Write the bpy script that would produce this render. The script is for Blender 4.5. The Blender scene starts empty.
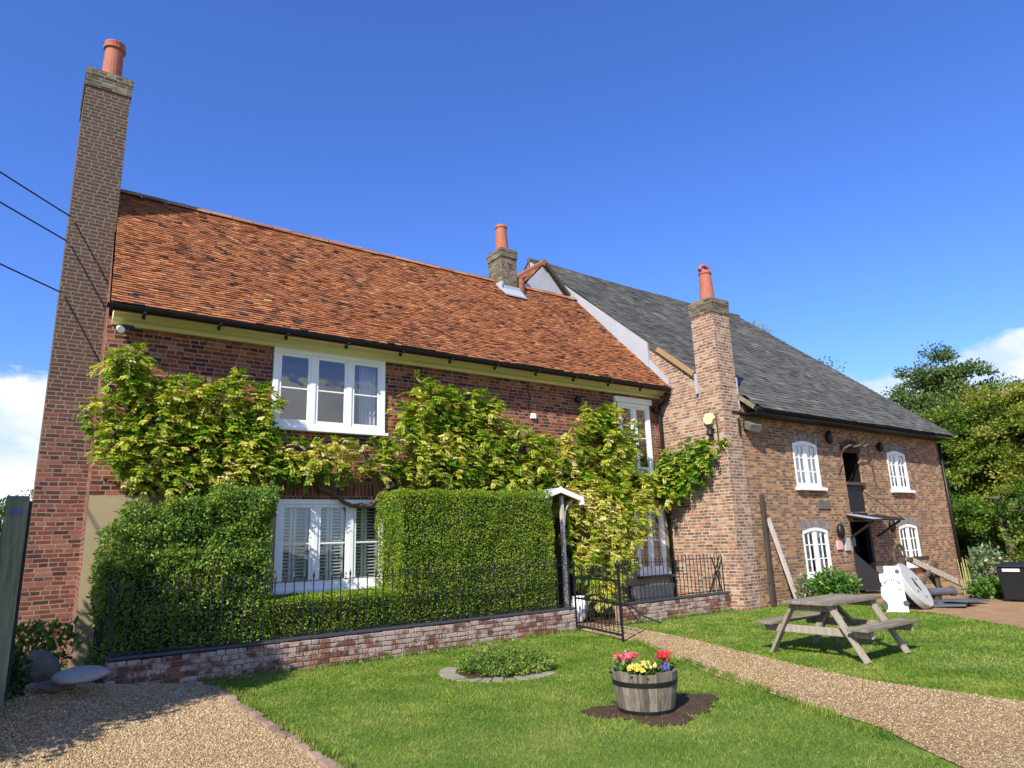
import bpy, math, random
import numpy as np
from mathutils import Vector, Matrix, noise as mnoise

rng = np.random.default_rng(7)
random.seed(7)
sc = bpy.context.scene
col = sc.collection
PI = math.pi

# ------------------------------------------------------------------ camera
YAW, PITCH, ROLL = math.radians(36.3), math.radians(13.25), math.radians(-2.04)
FPX = 672.0
fw = Vector((math.sin(YAW)*math.cos(PITCH), math.cos(YAW)*math.cos(PITCH), math.sin(PITCH)))
r0 = Vector((math.cos(YAW), -math.sin(YAW), 0)); u0 = r0.cross(fw)
rt = math.cos(ROLL)*r0 + math.sin(ROLL)*u0
up = -math.sin(ROLL)*r0 + math.cos(ROLL)*u0
cd = bpy.data.cameras.new('camera'); cam = bpy.data.objects.new('camera', cd); col.objects.link(cam)
M = Matrix.Identity(4)
for i in range(3):
    M[i][0] = rt[i]; M[i][1] = up[i]; M[i][2] = -fw[i]
M[0][3], M[1][3], M[2][3] = 0, 0, 1.7
cam.matrix_world = M
cd.sensor_width = 36; cd.lens = FPX*36/1024; cd.clip_end = 2000; cd.clip_start = .05
sc.camera = cam

# ------------------------------------------------------------------ light
SUNV = Vector((1.10, .62, -1.0)).normalized()       # the way the light travels
el = math.asin(-SUNV.z); rot = math.atan2(-SUNV.x, -SUNV.y)
sl = bpy.data.lights.new('sun', 'SUN'); sl.energy = 5.0; sl.angle = math.radians(.5); sl.color = (1, .94, .82)
so = bpy.data.objects.new('sun', sl); col.objects.link(so)
so.rotation_euler = SUNV.to_track_quat('-Z', 'Y').to_euler()
sc.view_settings.view_transform = 'Standard'; sc.view_settings.look = 'None'
sc.view_settings.exposure = 0.55; sc.view_settings.gamma = 1; sc.view_settings.use_curve_mapping = False


class NT:
    """tiny node helper"""
    def __init__(s, tree):
        s.t = tree; s.n = tree.nodes; s.l = tree.links
    def new(s, typ, ins=None, **kw):
        n = s.n.new(typ)
        for k, v in kw.items(): setattr(n, k, v)
        for k, v in (ins or {}).items(): s.put(n.inputs[k], v)
        return n
    def put(s, sock, v):
        if isinstance(v, bpy.types.Node): v = v.outputs[0]
        if isinstance(v, bpy.types.NodeSocket): s.l.new(v, sock)
        else:
            if isinstance(v, (tuple, list)) and len(v) == 3 and sock.type == 'RGBA': v = (*v, 1)
            sock.default_value = v
    def math(s, op, a, b=0.0, c=None, clamp=False):
        n = s.n.new('ShaderNodeMath'); n.operation = op; n.use_clamp = clamp
        s.put(n.inputs[0], a); s.put(n.inputs[1], b)
        if c is not None: s.put(n.inputs[2], c)
        return n.outputs[0]
    def mix(s, f, a, b, mode='MIX'):
        n = s.n.new('ShaderNodeMix'); n.data_type = 'RGBA'; n.blend_type = mode
        s.put(n.inputs[0], f); s.put(n.inputs[6], a); s.put(n.inputs[7], b)
        return n.outputs[2]
    def ramp(s, f, stops, interp='LINEAR'):
        n = s.n.new('ShaderNodeValToRGB'); n.color_ramp.interpolation = interp
        e = n.color_ramp.elements
        while len(e) < len(stops): e.new(.5)
        for el_, (p, c) in zip(e, stops):
            el_.position = p; el_.color = (*c, 1) if len(c) == 3 else c
        s.put(n.inputs[0], f); return n.outputs[0]
    def step(s, f, a, b):
        n = s.n.new('ShaderNodeMapRange'); n.interpolation_type = 'SMOOTHSTEP'
        s.put(n.inputs[0], f); s.put(n.inputs[1], a); s.put(n.inputs[2], b)
        return n.outputs[0]
    def noise(s, vec, scale, detail=3, rough=.55):
        n = s.new('ShaderNodeTexNoise', {'Scale': scale, 'Detail': detail, 'Roughness': rough})
        s.put(n.inputs['Vector'], vec); return n.outputs['Fac']


w = bpy.data.worlds.new('World'); sc.world = w; w.use_nodes = True
nt = NT(w.node_tree); nt.n.clear()
sky = nt.new('ShaderNodeTexSky', sky_type='NISHITA', sun_disc=False, sun_elevation=el, sun_rotation=rot % (2*PI),
             altitude=50, air_density=1.0, dust_density=.3, ozone_density=2.2)
hsv0 = nt.new('ShaderNodeHueSaturation', {'Saturation': 1.15, 'Value': 1.0, 'Color': sky})
hsv = nt.new('ShaderNodeMix', data_type='RGBA', blend_type='MULTIPLY'); hsv.inputs[0].default_value = 1; nt.l.new(hsv0.outputs[0], hsv.inputs[6]); hsv.inputs[7].default_value = (.86, 1.04, 1.66, 1)
tc = nt.new('ShaderNodeTexCoord')
sep = nt.new('ShaderNodeSeparateXYZ', {0: tc.outputs['Generated']})
elev = nt.math('ARCSINE', sep.outputs[2])
mp = nt.new('ShaderNodeMapping', {'Vector': tc.outputs['Generated'], 'Scale': (1, 1, 1.9)})
n1 = nt.noise(mp.outputs[0], 5.0, 8, .58)
n2 = nt.noise(mp.outputs[0], 2.1, 3, .5)
# low bank of cumulus all round the horizon, with a bumpy top; extra unseen cloud added behind the camera (-Y) for panes to reflect
behind = nt.step(sep.outputs[1], .0, -.6)
top = nt.math('ADD', nt.math('MULTIPLY_ADD', n2, .15, .150), nt.math('MULTIPLY', nt.math('SUBTRACT', n1, .5), .16))
bank = nt.step(nt.math('SUBTRACT', top, elev), -.003, .018)
body = nt.step(n1, .34, .62)
bank = nt.math('MULTIPLY', bank, nt.math('MULTIPLY_ADD', body, .2, .8))
bank = nt.math('MULTIPLY', bank, nt.step(elev, .03, .09))
hi = nt.math('MULTIPLY', nt.step(n2, .40, .62), behind)
cl = nt.math('MAXIMUM', bank, nt.math('MULTIPLY', hi, .2), clamp=True)
cc = nt.mix(body, (5.0, 5.8, 7.2), (8.2, 8.2, 8.2))
skyc = nt.mix(cl, hsv.outputs[2], cc)
bg = nt.new('ShaderNodeBackground', {'Color': skyc, 'Strength': .103})
wo = nt.new('ShaderNodeOutputWorld', {'Surface': bg})

# ------------------------------------------------------------------ mesh builder
ORG = {}


class MB:
    def __init__(s): s.v = []; s.f = []; s.t = []
    def face(s, pts, tint=None):
        i = len(s.v); s.v += [tuple(p) for p in pts]; s.f.append(tuple(range(i, i+len(pts)))); s.t.append(tint if tint is not None else random.random()); return s
    def box(s, x0, x1, y0, y1, z0, z1, tint=None, m=None):
        c = [(x0, y0, z0), (x1, y0, z0), (x1, y1, z0), (x0, y1, z0), (x0, y0, z1), (x1, y0, z1), (x1, y1, z1), (x0, y1, z1)]
        if m is not None: c = [tuple(m @ Vector(p)) for p in c]
        return s.hexa(c, tint)
    def hexa(s, c, tint=None):
        i = len(s.v); s.v += [tuple(p) for p in c]
        t = tint if tint is not None else random.random()
        for q in ((3, 2, 1, 0), (4, 5, 6, 7), (0, 1, 5, 4), (1, 2, 6, 5), (2, 3, 7, 6), (3, 0, 4, 7)):
            s.f.append(tuple(i+k for k in q)); s.t.append(t)
        return s
    def bar(s, a, b, w, h, upv=(0, 0, 1), tint=None):
        """box beam from a to b, w wide, h high"""
        a = Vector(a); b = Vector(b); d = (b-a).normalized(); u = Vector(upv)
        if abs(d.dot(u)) > .99: u = Vector((1, 0, 0))
        x = d.cross(u).normalized(); y = x.cross(d).normalized()
        x *= w/2; y *= h/2
        return s.hexa([a-x-y, a+x-y, b+x-y, b-x-y, a-x+y, a+x+y, b+x+y, b-x+y], tint)
    def tube(s, pts, r, n=8, cap=True, tint=None):
        pts = [Vector(p) for p in pts]; rs = r if isinstance(r, (list, tuple)) else [r]*len(pts)
        t = tint if tint is not None else random.random()
        rings = []
        for k, p in enumerate(pts):
            d = (pts[min(k+1, len(pts)-1)] - pts[max(k-1, 0)]).normalized()
            u = Vector((0, 0, 1)) if abs(d.z) < .9 else Vector((1, 0, 0))
            x = d.cross(u).normalized(); y = x.cross(d).normalized()
            i = len(s.v)
            for j in range(n):
                a = 2*PI*j/n; s.v.append(tuple(p + x*math.cos(a)*rs[k] + y*math.sin(a)*rs[k]))
            rings.append(i)
        for a, b in zip(rings, rings[1:]):
            for j in range(n):
                s.f.append((a+j, a+(j+1) % n, b+(j+1) % n, b+j)); s.t.append(t)
        if cap:
            s.f.append(tuple(rings[0]+j for j in range(n))[::-1]); s.t.append(t)
            s.f.append(tuple(rings[-1]+j for j in range(n))); s.t.append(t)
        return s
    def lathe(s, c, prof, n=24, closed=False, tint=None):
        c = Vector(c); t = tint if tint is not None else random.random(); rings = []
        for r, z in prof:
            i = len(s.v)
            for j in range(n):
                a = 2*PI*j/n; s.v.append((c.x+r*math.cos(a), c.y+r*math.sin(a), c.z+z))
            rings.append(i)
        for a, b in zip(rings, rings[1:]):
            for j in range(n):
                s.f.append((a+j, a+(j+1) % n, b+(j+1) % n, b+j)); s.t.append(t)
        if closed:
            s.f.append(tuple(rings[0]+j for j in range(n))[::-1]); s.t.append(t)
            s.f.append(tuple(rings[-1]+j for j in range(n))); s.t.append(t)
        return s
    def prism(s, poly, vec, tint=None):
        """extrude a planar polygon along vec"""
        v = Vector(vec); a = [Vector(p) for p in poly]; b = [p+v for p in a]; n = len(a); i = len(s.v)
        t = tint if tint is not None else random.random()
        s.v += [tuple(p) for p in a+b]
        s.f.append(tuple(range(i, i+n))[::-1]); s.f.append(tuple(range(i+n, i+2*n))); s.t += [t, t]
        for k in range(n):
            s.f.append((i+k, i+(k+1) % n, i+n+(k+1) % n, i+n+k)); s.t.append(t)
        return s
    def rock(s, c, rx, ry, rz, seed=0, n=10, m=7, amp=.25, tint=None):
        t = tint if tint is not None else random.random(); i = len(s.v)
        for a in range(m+1):
            th = PI*a/m
            for b in range(n):
                ph = 2*PI*b/n
                d = Vector((math.sin(th)*math.cos(ph), math.sin(th)*math.sin(ph), math.cos(th)))
                k = 1+amp*mnoise.noise(d*1.6+Vector((seed*7.3, seed, 0)))+amp*.45*mnoise.noise(d*4.5+Vector((seed, 0, seed*3)))
                s.v.append((c[0]+d.x*rx*k, c[1]+d.y*ry*k, c[2]+d.z*rz*k))
        for a in range(m):
            for b in range(n):
                s.f.append((i+a*n+b, i+(a+1)*n+b, i+(a+1)*n+(b+1) % n, i+a*n+(b+1) % n)); s.t.append(t)
        return s
    def build(s, name, mat, parent=None, loc=None, smooth=False, bevel=0, fixn=True):
        o = mesh_obj(name, np.array(s.v, dtype=np.float32).reshape(-1, 3), s.f, np.array(s.t, dtype=np.float32), mat, parent, loc, smooth)
        if fixn:
            import bmesh
            b = bmesh.new(); b.from_mesh(o.data); bmesh.ops.recalc_face_normals(b, faces=b.faces); b.to_mesh(o.data); b.free()
        if bevel:
            md = o.modifiers.new('bevel', 'BEVEL'); md.width = bevel; md.segments = 2; md.limit_method = 'ANGLE'
        return o


def mesh_obj(name, v, faces, tint, mat, parent=None, loc=None, smooth=False):
    off = np.array(loc if loc is not None else (ORG[parent.as_pointer()] if parent else (0, 0, 0)), dtype=np.float32)
    v = v.astype(np.float32) - off
    me = bpy.data.meshes.new(name)
    if isinstance(faces, np.ndarray):
        k = faces.shape[1]; nf = len(faces)
        me.vertices.add(len(v)); me.vertices.foreach_set('co', v.ravel())
        me.loops.add(nf*k); me.loops.foreach_set('vertex_index', faces.astype(np.int32).ravel())
        me.polygons.add(nf); me.polygons.foreach_set('loop_start', np.arange(0, nf*k, k, dtype=np.int32))
        me.polygons.foreach_set('loop_total', np.full(nf, k, dtype=np.int32))
        me.update(calc_edges=True)
    else:
        me.from_pydata(v.tolist(), [], faces); me.update()
        # box-projected uv, in metres of world space
        uv = me.uv_layers.new(name='UVMap')
        nl = len(me.loops); li = np.empty(nl, dtype=np.int32); me.loops.foreach_get('vertex_index', li)
        nr = np.empty(len(me.polygons)*3, dtype=np.float32); me.polygons.foreach_get('normal', nr); nr = np.abs(nr.reshape(-1, 3))
        lt = np.empty(len(me.polygons), dtype=np.int32); me.polygons.foreach_get('loop_total', lt)
        nr = np.repeat(nr, lt, axis=0); p = (v+off)[li]
        isz = nr[:, 2] > .8; isx = (~isz) & (nr[:, 0] > nr[:, 1])
        U = np.where(isx, p[:, 1], p[:, 0]); V = np.where(isz, p[:, 1], p[:, 2])
        uv.data.foreach_set('uv', np.stack([U, V], 1).astype(np.float32).ravel())
    a = me.attributes.new('tint', 'FLOAT', 'FACE'); a.data.foreach_set('value', np.asarray(tint, dtype=np.float32))
    if smooth: me.polygons.foreach_set('use_smooth', np.ones(len(me.polygons), dtype=bool))
    me.materials.append(mat)
    o = bpy.data.objects.new(name, me); col.objects.link(o)
    if parent: o.parent = parent
    else: o.location = tuple(float(x) for x in off)
    ORG[o.as_pointer()] = tuple(float(x) for x in off)
    return o


def tag(o, label, cat, group=None, kind=None):
    if label: o['label'] = label
    if cat: o['category'] = cat
    if group: o['group'] = group
    if kind: o['kind'] = kind
    return o


def thing(name, label, cat, loc, group=None):
    o = bpy.data.objects.new(name, None); o.empty_display_size = .2; col.objects.link(o); o.location = loc
    ORG[o.as_pointer()] = tuple(loc)
    return tag(o, label, cat, group)


def copy_tree(o, loc, rz=None, label=None):
    c = o.copy(); col.objects.link(c); c.location = loc
    if rz is not None: c.rotation_euler.z = rz
    if label: c['label'] = label
    ORG[c.as_pointer()] = tuple(loc)
    for ch in list(o.children):
        d = ch.copy(); col.objects.link(d); d.parent = c
        for g in list(ch.children):
            e = g.copy(); col.objects.link(e); e.parent = d
    return c


# ------------------------------------------------------------------ materials
def newmat(name):
    m = bpy.data.materials.new(name); m.use_nodes = True; t = NT(m.node_tree); t.n.clear()
    out = t.new('ShaderNodeOutputMaterial'); b = t.new('ShaderNodeBsdfPrincipled')
    t.l.new(b.outputs[0], out.inputs[0]); t.out = out; t.b = b
    return m, t


def pos(t): return t.new('ShaderNodeNewGeometry').outputs['Position']
def tint(t): return t.new('ShaderNodeAttribute', attribute_name='tint').outputs['Fac']


def bump(t, h, strength=.5, dist=.01):
    n = t.new('ShaderNodeBump', {'Strength': strength, 'Distance': dist, 'Height': h}); t.l.new(n.outputs[0], t.b.inputs['Normal'])


def plain(name, c, rough=.6, var=.25, scale=8, metallic=0, bmp=.15, spec=.5, usetint=0):
    m, t = newmat(name); P = pos(t)
    n = t.noise(P, scale, 5, .6); n2 = t.noise(P, scale*9, 2, .6)
    k = t.math('MULTIPLY_ADD', n, var*2, 1-var)
    if usetint: k = t.math('MULTIPLY', k, t.math('MULTIPLY_ADD', tint(t), usetint*2, 1-usetint))
    cc = t.mix(1, tuple(c), t.new('ShaderNodeCombineColor', {0: k, 1: k, 2: k}), 'MULTIPLY')
    t.put(t.b.inputs['Base Color'], cc); t.b.inputs['Metallic'].default_value = metallic
    t.b.inputs['Specular IOR Level'].default_value = spec
    t.put(t.b.inputs['Roughness'], t.math('MULTIPLY_ADD', n, .25, rough-.12))
    if bmp: bump(t, t.math('ADD', n, t.math('MULTIPLY', n2, .5)), bmp, .01)
    return m


def brick(name, stops, mortar, stain=(.03, .03, .028), stain_amt=.4, msize=.009, white=0.0, zgrad=None, bw=.225, rh=.075, bstr=.7, patch=None):
    m, t = newmat(name); P = pos(t)
    uv = t.new('ShaderNodeUVMap', uv_map='UVMap').outputs[0]
    wob = t.new('ShaderNodeTexNoise', {'Scale': 3.0, 'Detail': 2.0, 'Vector': P})
    off = t.new('ShaderNodeVectorMath', operation='SCALE'); t.l.new(wob.outputs['Color'], off.inputs[0]); off.inputs['Scale'].default_value = .024
    vec = t.new('ShaderNodeVectorMath', operation='ADD'); t.l.new(uv, vec.inputs[0]); t.l.new(off.outputs[0], vec.inputs[1])
    sp_ = t.new('ShaderNodeSeparateXYZ', {0: vec.outputs[0]})
    row = t.math('FLOOR', t.math('DIVIDE', sp_.outputs[1], rh))
    wn = t.new('ShaderNodeTexWhiteNoise', noise_dimensions='1D'); t.put(wn.inputs['W'], row)
    vec = t.new('ShaderNodeCombineXYZ', {0: t.math('ADD', sp_.outputs[0], t.math('MULTIPLY', wn.outputs[0], bw*.45)), 1: sp_.outputs[1]})
    bt = t.new('ShaderNodeTexBrick', {'Vector': vec, 'Color1': (0, 0, 0), 'Color2': (1, 1, 1), 'Mortar': (.5, .5, .5), 'Scale': 1.0, 'Mortar Size': msize,
                                       'Mortar Smooth': .25, 'Bias': 0.0, 'Brick Width': bw, 'Row Height': rh}, offset=.5, squash=.62, squash_frequency=3)
    big = t.noise(P, .8, 4, .6); mid = t.noise(P, 5, 4, .65); fine = t.noise(P, 45, 3, .6)
    v = t.math('ADD', bt.outputs['Color'], t.math('MULTIPLY', t.math('SUBTRACT', mid, .5), .5), clamp=True)
    if patch: v = t.math('ADD', v, t.math('MULTIPLY', t.math('SUBTRACT', big, .5), patch), clamp=True)
    c = t.ramp(v, stops)
    f2 = t.math('MULTIPLY_ADD', fine, .7, .65)
    c = t.mix(1, c, t.new('ShaderNodeCombineColor', {0: f2, 1: f2, 2: f2}), 'MULTIPLY')
    mm = t.mix(t.step(mid, .3, .7), tuple(x*.55 for x in mortar), mortar)
    c = t.mix(bt.outputs['Fac'], c, mm)
    st = t.math('MULTIPLY', t.step(t.math('ADD', t.math('MULTIPLY', big, .7), t.math('MULTIPLY', mid, .3)), .48, .68), stain_amt)
    c = t.mix(st, c, stain)
    blo = t.math('MULTIPLY', t.step(t.noise(P, 1.7, 6, .72), .54, .70), .42)
    c = t.mix(blo, c, t.mix(bt.outputs['Fac'], t.mix(.5, c, (.30, .24, .18)), (.5, .46, .38)))
    if white:
        ws = t.math('MULTIPLY', t.step(t.noise(P, 7, 5, .7), .55, .66), white)
        c = t.mix(ws, c, (.62, .58, .54))
    if zgrad:
        z = t.new('ShaderNodeSeparateXYZ', {0: P}).outputs[2]
        g = t.step(t.math('ADD', z, t.math('MULTIPLY_ADD', mid, 2.4, -1.2)), zgrad[0], zgrad[1])
        c = t.mix(t.math('MULTIPLY', g, zgrad[3]), c, t.mix(bt.outputs['Fac'], zgrad[2], tuple(x*.62 for x in mortar)))
    t.put(t.b.inputs['Base Color'], c); t.b.inputs['Roughness'].default_value = .9; t.b.inputs['Specular IOR Level'].default_value = .25
    h = t.math('ADD', t.math('MULTIPLY', bt.outputs['Fac'], -1.0), t.math('ADD', t.math('MULTIPLY', fine, .5), t.math('MULTIPLY', bt.outputs['Color'], .35)))
    bump(t, h, bstr, .012)
    return m


def tiles(name, stops, moss=None, moss_amt=.5, rough=.85, stain=(.03, .025, .022), spec=.3):
    m, t = newmat(name); P = pos(t)
    big = t.noise(P, .7, 5, .65); mid = t.noise(P, 4.5, 4, .65); fine = t.noise(P, 40, 3, .6)
    v = t.math('ADD', tint(t), t.math('MULTIPLY', t.math('SUBTRACT', big, .5), .5), clamp=True)
    c = t.ramp(v, stops)
    f2 = t.math('MULTIPLY_ADD', fine, .6, .7)
    c = t.mix(1, c, t.new('ShaderNodeCombineColor', {0: f2, 1: f2, 2: f2}), 'MULTIPLY')
    c = t.mix(t.math('MULTIPLY', t.step(mid, .55, .75), .5), c, stain)
    if moss: c = t.mix(t.math('MULTIPLY', t.step(t.math('ADD', t.math('MULTIPLY', big, .6), t.math('MULTIPLY', fine, .4)), .5, .66), moss_amt), c, moss)
    t.put(t.b.inputs['Base Color'], c); t.b.inputs['Roughness'].default_value = rough; t.b.inputs['Specular IOR Level'].default_value = spec
    bump(t, fine, .35, .008)
    return m


def leafmat(name, stops, trans=.35, patch=.5, pscale=1.6, rough=.5, spec=.35):
    m, t = newmat(name); P = pos(t)
    v = t.math('ADD', tint(t), t.math('MULTIPLY', t.math('SUBTRACT', t.noise(P, pscale, 4, .6), .5), patch*2), clamp=True)
    c = t.ramp(v, stops)
    t.put(t.b.inputs['Base Color'], c); t.b.inputs['Roughness'].default_value = rough; t.b.inputs['Specular IOR Level'].default_value = spec
    tr = t.new('ShaderNodeBsdfTranslucent', {'Color': t.mix(1, c, (1.3, 1.25, .5), 'MULTIPLY')})
    mx = t.new('ShaderNodeMixShader', {0: trans}); t.l.new(t.b.outputs[0], mx.inputs[1]); t.l.new(tr.outputs[0], mx.inputs[2]); t.l.new(mx.outputs[0], t.out.inputs[0])
    return m


def glassmat(name, tintc=(.75, .8, .85), refl=.16):
    m, t = newmat(name); t.n.remove(t.b)
    gl = t.new('ShaderNodeBsdfGlossy', {'Roughness': .01, 'Color': (1, 1, 1)})
    n = t.noise(pos(t), 2.2, 2); bn = t.new('ShaderNodeBump', {'Strength': .12, 'Distance': .03, 'Height': n}); t.l.new(bn.outputs[0], gl.inputs['Normal'])
    tr = t.new('ShaderNodeBsdfTransparent', {'Color': tintc})
    fr = t.new('ShaderNodeLayerWeight', {'Blend': .25})
    f = t.math('MULTIPLY_ADD', fr.outputs['Facing'], .45, refl, clamp=True)
    mx = t.new('ShaderNodeMixShader', {0: f}); t.l.new(tr.outputs[0], mx.inputs[1]); t.l.new(gl.outputs[0], mx.inputs[2]); t.l.new(mx.outputs[0], t.out.inputs[0])
    return m


def wood(name, c1, c2, axis=0, rough=.8, moss=None):
    m, t = newmat(name); P = pos(t)
    s = [18, 18, 18]; s[axis] = 1.6
    mp_ = t.new('ShaderNodeMapping', {'Vector': P, 'Scale': tuple(s)})
    n = t.noise(mp_.outputs[0], 1.6, 5, .65); big = t.noise(P, 4, 3)
    v = t.math('ADD', n, t.math('MULTIPLY', t.math('SUBTRACT', tint(t), .5), .3))
    c = t.ramp(v, [(.25, c1), (.75, c2)])
    if moss: c = t.mix(t.math('MULTIPLY', t.step(big, .45, .65), .6), c, moss)
    t.put(t.b.inputs['Base Color'], c); t.b.inputs['Roughness'].default_value = rough; t.b.inputs['Specular IOR Level'].default_value = .25
    bump(t, n, .5, .008)
    return m


def groundmat(name, stops, scale=3, fscale=60, fine_amt=.5, bstr=.5, rough=.95, bd=.02):
    m, t = newmat(name); P = pos(t)
    a = t.noise(P, scale, 5, .6); b = t.noise(P, fscale, 4, .7)
    v = t.math('ADD', t.math('MULTIPLY', a, 1-fine_amt), t.math('MULTIPLY', b, fine_amt))
    t.put(t.b.inputs['Base Color'], t.ramp(v, stops)); t.b.inputs['Roughness'].default_value = rough; t.b.inputs['Specular IOR Level'].default_value = .2
    bump(t, b, bstr, bd)
    return m


def gravelmat(name):
    m, t = newmat(name); P = pos(t)
    vo = t.new('ShaderNodeTexVoronoi', {'Scale': 55.0, 'Vector': P}, feature='F1')
    cv = t.new('ShaderNodeSeparateColor', {0: vo.outputs['Color']}).outputs[0]
    big = t.noise(P, 1.2, 4, .6)
    c = t.ramp(t.math('ADD', t.math('MULTIPLY', cv, .7), t.math('MULTIPLY', big, .35)), [(.1, (.16, .10, .045)), (.45, (.34, .22, .10)), (.7, (.46, .33, .17)), (1, (.58, .47, .31))])
    dk = t.step(vo.outputs['Distance'], .75, .3)
    c = t.mix(t.math('MULTIPLY', t.math('SUBTRACT', 1.0, dk), .6), c, (.10, .07, .04))
    t.put(t.b.inputs['Base Color'], c); t.b.inputs['Roughness'].default_value = .9; t.b.inputs['Specular IOR Level'].default_value = .2
    bump(t, t.math('MULTIPLY', vo.outputs['Distance'], -1.0), 1.0, .012)
    return m


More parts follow.
